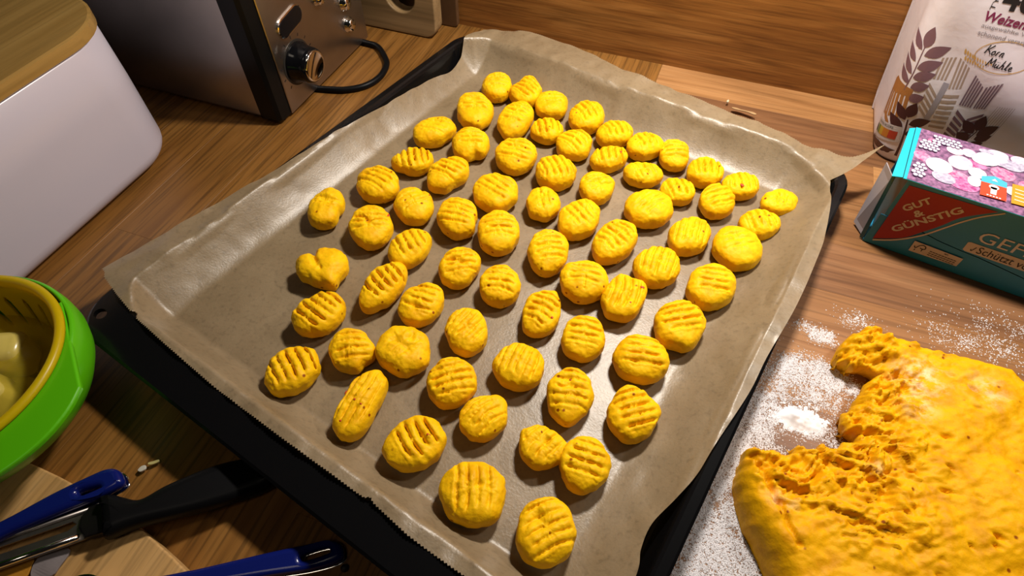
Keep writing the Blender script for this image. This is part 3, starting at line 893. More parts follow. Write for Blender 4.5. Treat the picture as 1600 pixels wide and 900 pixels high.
# ------------------------------------------------------------------ the mass of dough
M['dough'] = dough_mat('dough', (.78, .385, .002), (.62, .27, .001), ((.178, .258, .020, .8), (.212, .258, .016, .5), (.174, .236, .014, .6), (.103, .150, .010, .5), (.150, .185, .007, .4)), .03)
OUT = [(1639, 2904), (1776, 2913), (1968, 2894), (2155, 2887), (2321, 2888), (2397, 2827), (2560, 2720), (2800, 2500), (2960, 2100), (3000, 1600), (2900, 1000), (2700, 500), (2300, 150), (1900, 60), (1500, 250), (1250, 650),
       (1055, 1114), (989, 1220), (913, 1328), (849, 1449), (811, 1626), (834, 1805), (880, 1840), (934, 1822), (986, 1853), (1020, 1825), (1058, 1847), (1100, 1910), (1148, 1947), (1190, 1905), (1231, 1936), (1283, 1989),
       (1330, 1960), (1371, 1996), (1441, 2081), (1373, 2116), (1361, 2200), (1415, 2311), (1459, 2407), (1497, 2493), (1560, 2560), (1530, 2610), (1480, 2590), (1421, 2553), (1343, 2595), (1310, 2676), (1324, 2760), (1370, 2800), (1419, 2866), (1470, 2900), (1520, 2987), (1570, 2930)]
OUT = np.array(OUT) / 10000.0
G = .0009
gx = np.arange(.072, .308, G); gy = np.arange(-.004, .306, G)
GX, GY = np.meshgrid(gx, gy)
tornw = np.zeros_like(GX)
for (cx, cy, rr, wv) in ((.135, .205, .050, 1.0), (.150, .252, .032, 1.0), (.110, .175, .030, .9), (.145, .285, .028, .8), (.150, .165, .035, .6), (.185, .285, .02, .35)):
    tornw = np.maximum(tornw, wv * sm(1.25 - np.hypot(GX - cx, GY - cy) / rr))
WX = GX + (.0022 * fbm(GX * 110, GY * 110, seed=31, octs=3)) * (.25 + tornw)
WY = GY + (.0022 * fbm(GX * 110 + 9, GY * 110, seed=32, octs=3)) * (.25 + tornw)
inside = np.zeros(GX.shape, bool); dist = np.full(GX.shape, 9.0)
for p, q in zip(OUT, np.roll(OUT, -1, 0)):
    e = q - p
    tt = np.clip(((WX - p[0]) * e[0] + (WY - p[1]) * e[1]) / (e @ e), 0, 1)
    dist = np.minimum(dist, np.hypot(WX - p[0] - tt * e[0], WY - p[1] - tt * e[1]))
    cond = ((p[1] > WY) != (q[1] > WY)) & (WX < (q[0] - p[0]) * (WY - p[1]) / (q[1] - p[1] + 1e-12) + p[0])
    inside ^= cond
sd = np.where(inside, dist, -dist)
def dough_height(sd, X, Y, torn):
    r = .013 - .008 * torn
    w = np.clip(sd / r, 0, 1)
    edge = np.sqrt(np.clip(1 - (1 - w) ** 2, 0, 1))
    h = .0215 + .006 * sm((X - .10) / .12) + .0028 * fbm(X * 22, Y * 22, seed=41, octs=2)
    h = h - .006 * torn * sm(1 - sd / .05)
    h = h * edge
    strk = fbm((X * .8 + Y * .6) * 34, (Y * .8 - X * .6) * 150, seed=43, octs=3)
    h = h + edge * (.0008 * strk + .00040 * fbm(X * 260, Y * 260, seed=44, octs=2))
    wx = X + .004 * vnoise(X * 70, Y * 70, seed=51); wy = Y + .004 * vnoise(X * 70 + 5, Y * 70, seed=52)
    bil = np.abs(vnoise(wx * 75, wy * 110, seed=45))
    crumb = fbm(wx * 170, wy * 230, seed=48, octs=4)
    flap = sm((fbm(wx * 48, wy * 95, seed=53, octs=2) - .05) * 5)
    h = h + edge * torn * (.0016 * (bil - .3) + .0040 * crumb + .0034 * (flap - .5) + .0020 * fbm((wx * .85 + wy * .5) * 160, (wy * .85 - wx * .5) * 420, seed=55, octs=3) + .0010 * vnoise(wx * 620, wy * 700, seed=54))
    # long fold along the left roll
    a, bq = np.array((.0870, .1740)), np.array((.1120, .1290)); e = bq - a
    tt = np.clip(((X - a[0]) * e[0] + (Y - a[1]) * e[1]) / (e @ e), 0, 1)
    dd = np.hypot(X - a[0] - tt * e[0], Y - a[1] - tt * e[1]) + .0012 * vnoise(X * 200, Y * 200, seed=47)
    h = h - .0045 * np.exp(-(dd / .0016) ** 2) * edge
    return np.maximum(h, 0)
H = dough_height(sd, GX, GY, tornw)
prn = random.Random(5)
for k in range(95):
    px, py = prn.uniform(.13, .29), prn.uniform(.03, .27)
    an = prn.uniform(-.9, .3); sx = prn.uniform(.0012, .0036); sy = prn.uniform(.0008, .0014); dp = prn.uniform(.0014, .0048)
    c, s_ = math.cos(an), math.sin(an)
    dx, dy = (GX - px) * c + (GY - py) * s_, -(GX - px) * s_ + (GY - py) * c
    H = H - dp * np.exp(-(dx / sx) ** 2 - (dy / sy) ** 2) * (H > .01)
keep = sd > 0
cell = keep[:-1, :-1] | keep[1:, :-1] | keep[1:, 1:] | keep[:-1, 1:]
gyx = np.gradient(sd, G)
gn = np.hypot(gyx[0], gyx[1]) + 1e-9
VX, VY, VZ = GX.copy(), GY.copy(), H.copy()
outm = sd <= 0
mv = np.clip(-sd, 0, 2 * G)
VX[outm] += (gyx[1] / gn * mv)[outm]; VY[outm] += (gyx[0] / gn * mv)[outm]; VZ[outm] = 0
# torn edges overhang their foot a little
over = sm(1 - VZ / .012) * tornw * .0045
VX += gyx[1] / gn * over * (np.abs(sd) < .008); VY += gyx[0] / gn * over * (np.abs(sd) < .008)
idx = np.arange(GX.size).reshape(GX.shape)
F4 = np.stack([idx[:-1, :-1], idx[:-1, 1:], idx[1:, 1:], idx[1:, :-1]], -1)[cell]
used = np.unique(F4); remap = np.full(GX.size, -1); remap[used] = np.arange(len(used))
P = np.stack([VX.ravel()[used], VY.ravel()[used], VZ.ravel()[used] + .0002], 1)
dough = mesh('dough', P, remap[F4], M['dough'], None, True)
tag(dough, 'big torn slab of yellow pumpkin dough on the floured worktop', 'dough')

# ------------------------------------------------------------------ flour
M['flour'] = plain('flour', (.80, .78, .80), .9, 0, .1)
def flour_density(X, Y):
    d = np.zeros_like(X)
    for (cx, cy, sx, sy, amp) in ((.080, .150, .020, .055, 1.7), (.075, .110, .030, .035, 1.6), (.100, .105, .022, .030, .9), (.094, .205, .013, .030, .85), (.1120, .253, .009, .010, 1.6), (.130, .2545, .010, .008, 3.5), (.1180, .292, .007, .004, 1.3), (.128, .288, .006, .005, 3.0),
                                  (.125, .240, .018, .012, .6), (.117, .215, .018, .010, .8), (.135, .205, .010, .010, .4), (.213, .318, .020, .008, .22), (.242, .322, .018, .010, .22), (.25, .335, .03, .02, .10), (.150, .31, .012, .008, .2), (.10, .235, .012, .02, .6), (.150, .2495, .006, .006, 1.0)):
        d = np.maximum(d, amp * np.exp(-((X - cx) / sx) ** 2 - ((Y - cy) / sy) ** 2))
    cl = fbm(X * 85, Y * 85, seed=61, octs=3)
    fine = fbm(X * 330, Y * 330, seed=62, octs=2)
    return d * (1 + .75 * cl) * (1 + .5 * fine)
nr = np.random.RandomState(3)
N = 520000
fx = nr.uniform(.045, .30, N); fy = nr.uniform(.02, .36, N)
dn = flour_density(fx, fy)
uu = (fx - T0[0]) * TU[0] + (fy - T0[1]) * TU[1]; vv = (fx - T0[0]) * TV[0] + (fy - T0[1]) * TV[1]
ok = (nr.uniform(0, 1, N) < np.clip(dn, 0, 1) ** 1.1) & ((uu > LU - .012) | (vv > LV) | (vv < 0))
fx, fy = fx[ok], fy[ok]; n = len(fx)
rad = nr.uniform(.00022, .00072, n); an = nr.uniform(0, 6.28, n)
vs = np.zeros((n, 4, 3))
for k in range(3):
    aa = an + k * 2.094
    vs[:, k, 0] = fx + rad * np.cos(aa); vs[:, k, 1] = fy + rad * np.sin(aa); vs[:, k, 2] = .00012
vs[:, 3, 0] = fx; vs[:, 3, 1] = fy; vs[:, 3, 2] = .00012 + rad * nr.uniform(.35, .9, n)
b0 = np.arange(n)[:, None] * 4
tri = np.concatenate([b0 + np.array([[0, 1, 3]]), b0 + np.array([[1, 2, 3]]), b0 + np.array([[2, 0, 3]])])
fl = mesh('flour', vs.reshape(-1, 3), tri, M['flour'])
fl['kind'] = 'stuff'; fl['label'] = 'white flour dusted over the worktop between tray and dough'; fl['category'] = 'flour'
# the small heap of flour in front of the torn edge
hx = np.arange(.092, .136, .0008); hy = np.arange(.196, .232, .0008)
HX, HY = np.meshgrid(hx, hy)
hh = .0042 * np.exp(-((HX - .116 - .3 * (HY - .216)) / .0105) ** 2 - ((HY - .2165) / .0062) ** 2) * (1 + .35 * fbm(HX * 180, HY * 180, seed=71)) + .0006 * fbm(HX * 600, HY * 600, seed=72, octs=2) - .0007
cell = (hh[:-1, :-1] > 0) | (hh[1:, 1:] > 0) | (hh[1:, :-1] > 0) | (hh[:-1, 1:] > 0)
idx = np.arange(HX.size).reshape(HX.shape)
F4 = np.stack([idx[:-1, :-1], idx[:-1, 1:], idx[1:, 1:], idx[1:, :-1]], -1)[cell]
used = np.unique(F4); remap = np.full(HX.size, -1); remap[used] = np.arange(len(used))
P = np.stack([HX.ravel()[used], HY.ravel()[used], np.maximum(hh, .0001).ravel()[used]], 1)
o = mesh('flour_heap', P, remap[F4], M['flour'], None, True)
tag(o, 'small heap of white flour in front of the torn dough edge', 'flour')

# ------------------------------------------------------------------ bread bin
def rr2(x0, x1, y0, y1, rad, seg=10):
    out = []
    for cx, cy, a0 in ((x1 - rad, y1 - rad, 0), (x0 + rad, y1 - rad, 90), (x0 + rad, y0 + rad, 180), (x1 - rad, y0 + rad, 270)):
        for k in range(seg + 1):
            a = R(a0 + 90 * k / seg); out.append((cx + rad * math.cos(a), cy + rad * math.sin(a)))
    return out

def loft(name, rings, mat, parent=None, smooth=True, cap0=True, cap1=True):
    n = len(rings[0]); V = [p for r in rings for p in r]; F = []
    for i in range(len(rings) - 1):
        for k in range(n):
            F.append((i * n + k, i * n + (k + 1) % n, (i + 1) * n + (k + 1) % n, (i + 1) * n + k))
    if cap0: F.append(tuple(range(n))[::-1])
    if cap1: F.append(tuple(range((len(rings) - 1) * n, len(rings) * n)))
    return mesh(name, V, F, mat, parent, smooth)

bx0, bx1, by0, by1 = -.640, -.4235, -.06, .3080
bin_ = empty('bread_bin', ((bx0 + bx1) / 2, (by0 + by1) / 2, 0))
tag(bin_, 'pale lilac rounded bread bin with a bamboo lid at the left edge', 'bread bin')
def ring(x0, x1, y0, y1, rad, z, ox=0, oy=0):
    c = bin_.location
    return [(p[0] - c.x, p[1] - c.y, z) for p in rr2(x0, x1, y0, y1, rad)]
rings = []
for k in range(7):
    a = k / 6 * math.pi / 2
    d = .016 * (1 - math.sin(a)); rings.append(ring(bx0 + d, bx1 - d, by0 + d, by1 - d, .045 - d * .6, .0006 + .016 * (1 - math.cos(a))))
rings.append(ring(bx0 - .000, bx1 + .000, by0, by1 + .000, .047, .07))
rings.append(ring(bx0, bx1 - .0005, by0, by1 - .0005, .050, .1135))
rings.append(ring(bx0 + .002, bx1 - .0025, by0 + .002, by1 - .0025, .050, .1152))
loft('tub', rings, M['whitetin'], bin_)
e = .0012
lid = loft('lid', [ring(bx0 - e + .001, bx1 + e - .001, by0, by1 + e - .001, .051, .1154), ring(bx0 - e, bx1 + e, by0 - e, by1 + e, .052, .1162),
                   ring(bx0 - e, bx1 + e, by0 - e, by1 + e, .052, .1245), ring(bx0 + .0005, bx1 - .0005, by0, by1 - .0005, .051, .1254)], M['lid_wood'], bin_, False)

# ------------------------------------------------------------------ toaster
TX = -.358
tx0, ty0, ty1, th = -.66, .357, .522, .19
toaster = empty('toaster', ((tx0 + TX) / 2, (ty0 + ty1) / 2, 0))
tag(toaster, 'brushed steel toaster with black corner trim, knob facing the tray', 'toaster')
c = toaster.location
def yz(y0, y1, z0, z1, rad_t, rad_b, x, seg=6):
    pts = []
    for cy, cz, a0, rr in ((y1 - rad_t, z1 - rad_t, 0, rad_t), (y0 + rad_t, z1 - rad_t, 90, rad_t), (y0 + rad_b, z0 + rad_b, 180, rad_b), (y1 - rad_b, z0 + rad_b, 270, rad_b)):
        for k in range(seg + 1):
            a = R(a0 + 90 * k / seg); pts.append((x - c.x, cy + rr * math.cos(a) - c.y, cz + rr * math.sin(a)))
    return pts
loft('body', [yz(ty0 + .0012, ty1 - .0012, .004, th, .02, .003, tx0), yz(ty0 + .0012, ty1 - .0012, .004, th, .02, .003, TX - .022)], M['steel'], toaster, False)
loft('corner_trim', [yz(ty0, ty1, .003, th + .001, .02, .003, TX - .0215), yz(ty0, ty1, .003, th + .001, .02, .003, TX - .004), yz(ty0 + .003, ty1 - .003, .004, th - .001, .019, .003, TX - .0008)], M['blackplastic'], toaster, False)
loft('control_panel', [yz(ty0 + .017, ty1 - .0005, .0035, th - .006, .012, .001, TX - .002), yz(ty0 + .017, ty1 - .0005, .0035, th - .006, .012, .001, TX + .0002), yz(ty0 + .0178, ty1 - .001, .004, th - .007, .012, .001, TX + .0008)], M['steel'], toaster, False)
for fx_, fy_ in ((tx0 + .03, ty0 + .02), (tx0 + .03, ty1 - .02), (TX - .03, ty0 + .02), (TX - .03, ty1 - .02)):
    v, f = lathe([(0, 0), (.009, 0), (.009, .0045), (0, .0045)], 16, (fx_ - c.x, fy_ - c.y))
    mesh('foot', v, f, M['blackplastic'], toaster)

def on_panel(y, z, x):       # panel coordinates to the toaster's own frame
    return (TX + x - c.x, y - c.y, z)
def axial(profile, cy, cz, n=40):
    """lathe about the panel's normal: (radius, distance out)."""
    v, f = lathe(profile, n)
    return [on_panel(cy + p[0], cz + p[1], p[2]) for p in v], f
def pill(cy, cz, half, rad, ang, x, n=14):
    out = []
    for s_, a0 in ((1, -90), (-1, 90)):
        for k in range(n + 1):
            a = R(a0 + 180 * k / n); py, pz = s_ * (half - rad) + rad * math.cos(a), rad * math.sin(a)
            out.append(on_panel(cy + py * math.cos(ang) - pz * math.sin(ang), cz + py * math.sin(ang) + pz * math.cos(ang), x))
    return out
pc = (.4060, .0782); pa = R(8)
disp = loft('display', [pill(*pc, .0186, .0086, pa, .0004), pill(*pc, .0186, .0086, pa, .0022), pill(*pc, .0176, .0076, pa, .0026)], M['chrome'], toaster, False)
g = loft('glass', [pill(*pc, .0176, .0076, pa, .0020), pill(*pc, .0176, .0076, pa, .0029), pill(*pc, .0168, .0068, pa, .0033)], plain('dark_glass', (.006, .006, .007), .2, 0, .25), None, False)
g.parent = disp
kc = (.4015, .0415)
v, f = axial([(0, 0), (.0185, 0), (.0185, .0035), (.0165, .0055), (.0160, .0150), (.0150, .0185), (.0138, .0190)], *kc)
knob = mesh('knob', v, f, plain('gloss_black', (.004, .004, .005), .12, 0, .3), toaster, True)
v, f = axial([(.0140, .0170), (.0140, .0196), (.0128, .0204), (.0118, .0196), (0, .0190)], *kc)
k2 = mesh('knob_cap', v, f, M['chrome'], None, True); k2.parent = knob
v, f = axial([(0, .0004), (.0205, .0004), (.0205, .0012), (.0180, .0014), (0, .0014)], *kc)
mesh('knob_ring', v, f, plain('dark_ring', (.05, .045, .04), .4, .6), toaster)
ticks = []
for k in range(11):
    a = R(-40 + 26 * k); r0, r1 = .0225, .0252; w = .0005
    p = [(kc[0] + r0 * math.cos(a) - w * math.sin(a), kc[1] + r0 * math.sin(a) + w * math.cos(a)), (kc[0] + r1 * math.cos(a) - w * math.sin(a), kc[1] + r1 * math.sin(a) + w * math.cos(a)),
         (kc[0] + r1 * math.cos(a) + w * math.sin(a), kc[1] + r1 * math.sin(a) - w * math.cos(a)), (kc[0] + r0 * math.cos(a) + w * math.sin(a), kc[1] + r0 * math.sin(a) - w * math.cos(a))]
    ticks.append(poly2d(p))
decal('dial_marks', ticks, lambda a, b: np.stack([np.full(len(a), TX + .00095 - c.x), a - c.y, b], 1), M['label_dark'], toaster)
for cy_, cz_ in ((.4896, .0560), (.4895, .0340), (.4512, .0790)):
    v, f = axial([(0, .0006), (.0078, .0006), (.0078, .0024), (.0066, .0030), (.0062, .0060), (.0050, .0072), (0, .0076)], cy_, cz_, 28)
    mesh('button', v, f, M['chrome'], toaster, True)
cord = catmull([(-.372, .512, .0032), (-.3538, .5105, .0032), (-.3385, .5080, .0032), (-.3202, .4908, .0032), (-.3122, .4771, .0032), (-.3096, .4569, .0032), (-.3158, .4389, .0032), (-.3303, .4264, .0032), (-.3487, .4206, .0030), (-.372, .416, .0020)])
v, f = tube([(p[0] - c.x, p[1] - c.y, p[2]) for p in cord], .0031, 12)
mesh('power_cord', v, f, M['rubber'], toaster, True)

# ------------------------------------------------------------------ chopping boards leaning on the wall
def standing_board(name, x0, x1, height, y_face, thick, lean, rad, hole, mat, label):
    r = empty(name, (x1, y_face, 0)); tag(r, label, 'chopping board')
    prof = []
    w = x1 - x0
    for cx, cz, a0 in ((-rad, rad, 270), (-rad, height - rad, 0), (-w + rad, height - rad, 90), (-w + rad, rad, 180)):
        for k in range(9):
            a = R(a0 + 90 * k / 8); prof.append((cx + rad * math.cos(a), cz + rad * math.sin(a)))
    hs = []
    if hole:
        hx, hz, hr, hl = hole
        hp = []
        for s_, a0 in ((1, -90), (-1, 90)):
            for k in range(17):
                a = R(a0 + 180 * k / 16); hp.append((hx + s_ * hl + hr * math.cos(a), hz + hr * math.sin(a)))
        hs = [hp]
    o = slab('panel', prof, -thick, 0, mat, r, .0016, hs)
    # stand the slab up: its plane x, z; thickness towards the wall, leaning back
    cl, sl = math.cos(lean), math.sin(lean)
    for v in o.data.vertices:
        x, zz, d = v.co.x, v.co.y, -v.co.z
        v.co = (x, d * cl + zz * sl, zz * cl - d * sl + thick * sl)
    return r
standing_board('chopping_board', -.52, -.2872, .26, .547, .0175, R(2.2), .014, (-.040, .0405, .0172, .0), M['board_wood'], 'thick wooden chopping board with a finger hole leaning behind the toaster')
standing_board('chopping_board', -.50, -.2755, .20, .5790, .006, R(0.6), .006, None, plain('dark_brown_board', (.10, .05, .022), .4, 0, .4, noise=(60, .25)), 'thin dark board between the thick chopping board and wall')

# ------------------------------------------------------------------ freezer-bag box
FB = empty('freezer_bag_box', (.1535, .3942, 0)); FB.rotation_euler = (0, 0, R(-10.0))
tag(FB, 'teal cardboard freezer-bag box with a frosty berry picture on top', 'carton')
BL, BD, BH = .215, .0665, .0645
teal = plain('teal_card', (.020, .225, .40), .42, 0, .4, noise=(30, .12))
inner = plain('grey_card', (.34, .31, .33), .7, 0, .2)
# body: the left end stands open a little, so the walls are single sheets with thickness
def sheet(name, pts, nrm, thick, mat, parent):
    """A quadrilateral of card with real thickness."""
    n = Vector(nrm).normalized() * thick
    V = [Vector(p) for p in pts] + [Vector(p) - n for p in pts]; k = len(pts)
    F = [tuple(range(k)), tuple(range(k, 2 * k))[::-1]] + [(i, k + i, k + (i + 1) % k, (i + 1) % k) for i in range(k)]
    b = bmesh.new(); q = [b.verts.new(v) for v in V]
    for f in F: b.faces.new([q[i] for i in f])
    return bm_obj(name, b, mat, parent)
ct = .0007
seam = [(.0023, .0304), (.0109, .0295), (.0302, .0267), (.0449, .0238), (.0595, .0223), (.0715, .0215), (.0854, .0198), (.1033, .0173), (.13, .0150), (.17, .0150), (BL, .0170)]
sheet('front_panel', [(0, 0, .0005), (BL, 0, .0005)] + [(x, 0, zz - .0006) for x, zz in seam[::-1]] + [(0, 0, .0298)], (0, -1, 0), ct, teal, FB)
sheet('front_flap', [(.0020, -.0007, .0312)] + [(x, -.0007, zz + .0006) for x, zz in seam[1:]] + [(BL, -.0006, BH), (.0020, -.0006, BH)], (0, -1, 0), ct, teal, FB)
sheet('back_panel', [(BL, BD, .0005), (0, BD, .0005), (0, BD, BH), (BL, BD, BH)], (0, 1, 0), ct, teal, FB)
sheet('bottom_panel', [(0, .001, .0012), (0, BD - .001, .0012), (BL, BD - .001, .0012), (BL, .001, .0012)], (0, 0, -1), -ct, teal, FB)
sheet('end_panel', [(BL, .001, .0005), (BL, BD - .001, .0005), (BL, BD - .001, BH), (BL, .001, BH)], (1, 0, 0), ct, teal, FB)
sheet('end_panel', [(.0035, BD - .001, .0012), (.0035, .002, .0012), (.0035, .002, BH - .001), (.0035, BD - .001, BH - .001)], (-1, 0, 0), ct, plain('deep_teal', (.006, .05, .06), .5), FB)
top = sheet('top_panel', [(-.0015, -.0010, BH + .0008), (BL, -.0010, BH + .0008), (BL, BD, BH + .0008), (-.0015, BD, BH + .0008)], (0, 0, 1), ct, plain('cyan_card', (.012, .42, .55), .38, 0, .4), FB)
sheet('tuck_flap', [(-.0085, .0000, BH - .0010), (-.0020, .0000, BH + .0006), (-.0020, BD - .001, BH + .0006), (-.0055, BD - .002, BH - .0004)], (-.25, 0, 1), ct, plain('cyan_card_flap', (.012, .42, .55), .38, 0, .4), FB)
sheet('side_flap', [(-.0005, .0030, .0012), (-.0105, .0150, .0030), (-.0125, .0250, .0560), (-.0075, .0040, BH - .0040)], (-1, -.5, .1), ct, inner, FB)
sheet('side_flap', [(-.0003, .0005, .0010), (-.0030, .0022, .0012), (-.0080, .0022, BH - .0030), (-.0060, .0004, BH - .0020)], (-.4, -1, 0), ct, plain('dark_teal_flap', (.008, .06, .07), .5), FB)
FRONT = lambda off: (lambda a, b: np.stack([np.asarray(a), np.full(len(a), -.0007 - off), np.asarray(b)], 1))
TOPF = lambda off: (lambda a, b: np.stack([np.asarray(a), np.asarray(b), np.full(len(a), BH + .0008 + off)], 1))
red = plain('print_red', (.34, .006, .008), .42, 0, .4); cream = plain('print_cream', (.62, .52, .40), .5)
tri_edge = catmull([(.0602, .0626), (.0530, .0570), (.0441, .0487), (.0376, .0375), (.0302, .0267), (.0216, .0160), (.0052, .0066)])
decal('red_emblem', [poly2d([(.0045, .0612)] + tri_edge)], FRONT(.0002), red, FB)
decal('cream_line', [stroke2d([(.0057, .0052), (.0191, .0125), (.0316, .0240), (.0401, .0362), (.0468, .0462), (.0542, .0550), (.0640, .0633)], .0014, .0011)], FRONT(.00025), cream, FB)
BOLD = .028
A50 = R(50.5)
decal('lettering', [place2d(text_polys('GUT', 1, BOLD), .0124, .0392, A50, .0185, .0058), place2d(text_polys('&', 1, BOLD), .0208, .0372, A50, .0066, .0058),
                    place2d(text_polys('GÜNSTIG', 1, BOLD), .0148, .0186, A50, .0460, .0072)], FRONT(.0004), cream, FB)
decal('lettering', [place2d(text_polys('GEFRIERBEUTEL', 1, 0), .0620, .0352, 0, .1180, .0095)], FRONT(.0004), plain('print_white', (.66, .62, .58), .5), FB)
decal('white_strip', [poly2d([(.0602, .0326), (.0588, .0318), (.0592, .0245), (.0610, .0237), (.150, .0237), (.152, .0326)])], FRONT(.0003), cream, FB)
decal('lettering', [place2d(text_polys('Schützt vor Gefrierbrand', 1, 0), .0672, .0252, 0, .0790, .0062), stroke2d([(.0633, .0272), (.0641, .0258), (.0655, .0300)], .0006)], FRONT(.0005), M['label_dark'], FB)
decal('white_label', [poly2d([(.0304, .0176), (.0642, .0164), (.0640, .0080), (.0308, .0072)])], FRONT(.0003), cream, FB)
small = [place2d(text_polys('MIX', 1, .02), .0520, .0148, R(-2), .0028), stroke2d([(.0322, .0135), (.0335, .0118), (.0352, .0150), (.0372, .0162), (.0392, .0152), (.0395, .0132), (.0378, .0126), (.0362, .0130)], .0007), stroke2d([(.0338, .0092), (.0338, .0108)], .0006),
         stroke2d([(.0382, .0126), (.0382, .0102)], .0006)]
for k in range(3):
    for j in range(9):
        small.append(poly2d([(.0430 + j * .0021, .0128 - k * .0018 - j * .00008), (.0447 + j * .0021, .0128 - k * .0018 - j * .00008), (.0447 + j * .0021, .0134 - k * .0018 - j * .00008), (.0430 + j * .0021, .0134 - k * .0018 - j * .00008)]))
decal('label_print', small, FRONT(.0005), M['label_dark'], FB)
# the picture on the lid: frosted berries lying over one another
def berry_mat(name, col, frost):
    m, nt, b = new_mat(name)
    tc = nt.nodes.new('ShaderNodeTexCoord'); n = nt.nodes.new('ShaderNodeTexNoise'); n.inputs['Scale'].default_value = 420; n.inputs['Detail'].default_value = 5
    nt.links.new(tc.outputs['Object'], n.inputs['Vector'])
    r = nt.nodes.new('ShaderNodeMapRange'); r.inputs['From Min'].default_value = .35; r.inputs['From Max'].default_value = .65
    nt.links.new(n.outputs['Fac'], r.inputs['Value'])
    mx = nt.nodes.new('ShaderNodeMix'); mx.data_type = 'RGBA'; mx.inputs[6].default_value = (*col, 1); mx.inputs[7].default_value = (*frost, 1)
    nt.links.new(r.outputs[0], mx.inputs[0]); nt.links.new(mx.outputs[2], b.inputs['Base Color'])
    b.inputs['Roughness'].default_value = .35; b.inputs['Specular IOR Level'].default_value = .4
    return m
BM = dict(bg=berry_mat('berry_shadow', (.10, .05, .11), (.34, .16, .30)), white=berry_mat('berry_white', (.62, .56, .66), (.80, .76, .82)), pink=berry_mat('berry_pink', (.70, .06, .22), (.78, .34, .48)),
          palepink=berry_mat('berry_pale_pink', (.72, .40, .55), (.80, .70, .76)), grey=berry_mat('berry_grey', (.30, .27, .38), (.55, .50, .62)), mag=berry_mat('berry_magenta', (.34, .04, .20), (.60, .25, .45)),
          line=plain('berry_outline', (.16, .09, .20), .4))
pic = decal('berry_picture', [poly2d([(.0005, -.0008), (BL, -.0008), (BL, BD), (.0020, BD)])], TOPF(.0002), BM['bg'], top)
def berries(name, mat, lst, off):
    for k, (x, y, rx, ry, a) in enumerate(lst):
        decal('printed_berry', [ellipse2d(x / 1000, y / 1000, rx / 1000, ry / 1000, R(a))], TOPF(off + .00002 * (k % 4)), BM[mat], top)
berries('pink_berries', 'pink', [(7, 31, 6.5, 5, -30), (12, 54, 4, 3, 0), (31, 22, 7, 4, 0), (59, 39, 8, 7, -10), (75, 33, 6, 6, 0), (38, 40, 4, 5, 0), (92, 50, 8, 7, 0), (110, 20, 8, 8, 0), (140, 46, 9, 7, 0), (170, 25, 8, 8, 0), (195, 48, 8, 7, 0)], .0004)
berries('magenta_berries', 'mag', [(36, 13, 10, 7, 0), (43, 41, 6, 4, -20), (52, 17, 6, 6, 0), (84, 16, 8, 7, 0), (125, 30, 8, 7, 0), (155, 14, 8, 7, 0), (180, 44, 7, 8, 0)], .0005)
berries('pale_pink_berries', 'palepink', [(31.5, 37, 8, 8.5, -25), (27, 50, 6, 5, 0), (36, 52, 5, 5, 0), (102, 36, 7, 8, 0), (160, 33, 8, 7, 0)], .0006)
berries('white_berries', 'white', [(18.5, 25.5, 9, 8.5, -20), (48, 51, 8, 7.5, -5), (43, 30.4, 6, 6, 0), (56, 55, 5, 4, 0), (42, 20, 4.5, 6, 0), (66, 22, 5, 5, 0), (85, 34, 8, 7, 0), (118, 45, 8, 8, 0), (135, 18, 8, 7, 0), (185, 20, 8, 8, 0)], .0008)
brn = random.Random(21)
for k in range(34):      # the back of the picture and the part beyond the frame are packed with more of the same
    x = brn.uniform(26, 210) if k < 16 else brn.uniform(78, 212); y = brn.uniform(46, 65) if k < 16 else brn.uniform(2, 64)
    berries('', brn.choice(['white', 'palepink', 'grey', 'pink', 'white', 'palepink']), [(x, min(y, 62), brn.uniform(4.5, 7.5), min(brn.uniform(4, 6.5), BD * 1000 - min(y, 62) - .3), brn.uniform(-30, 30) * 0)], .00062 + .00001 * k)
berries('grey_berries', 'grey', [(22.8, 13.5, 8, 6, -12), (63, 52, 9, 6, -10), (47, 60, 5, 3, 0), (74, 55, 6, 5, 0), (100, 60, 7, 4, 0), (148, 58, 7, 5, 0), (205, 30, 7, 8, 0)], .0007)
brn = random.Random(11); drup = []
for (cx, cy, nx_, ny_, sx, sy) in ((9, 46, 4, 4, 3.1, 3.0), (20, 57, 6, 3, 3.0, 3.2), (5, 13, 3, 5, 3.1, 3.4)):
    for iy in range(ny_):
        for ix in range(nx_):
            x = cx + (ix - (nx_ - 1) / 2 + .5 * (iy % 2)) * sx * 1.05; y = cy + (iy - (ny_ - 1) / 2) * sy
            if 2 < x < 60 and .8 < y < 65:
                drup.append((x, y, sx * .52 * brn.uniform(.85, 1.05), sy * .52 * brn.uniform(.85, 1.05), brn.uniform(-40, 40)))
decal('printed_outlines', [ellipse2d(x / 1000, y / 1000, rx * .00112, ry * .00112, R(a)) for x, y, rx, ry, a in drup], TOPF(.0010), BM['line'], top)['kind'] = 'stuff'
decal('printed_drupelets', [ellipse2d(x / 1000, y / 1000, rx * .00088, ry * .00088, R(a)) for x, y, rx, ry, a in drup], TOPF(.0012), BM['white'], top)['kind'] = 'stuff'
decal('red_badge', [poly2d([(.0460, .0064), (.0622, .0078), (.0619, .0228), (.0458, .0220)])], TOPF(.0012), plain('badge_red', (.72, .060, .02), .4), top)
decal('blue_badge', [poly2d([(.0458, .0220), (.0619, .0228), (.0618, .0290), (.0540, .0325), (.0458, .0281)])], TOPF(.0012), plain('badge_blue', (.06, .42, .60), .4), top)
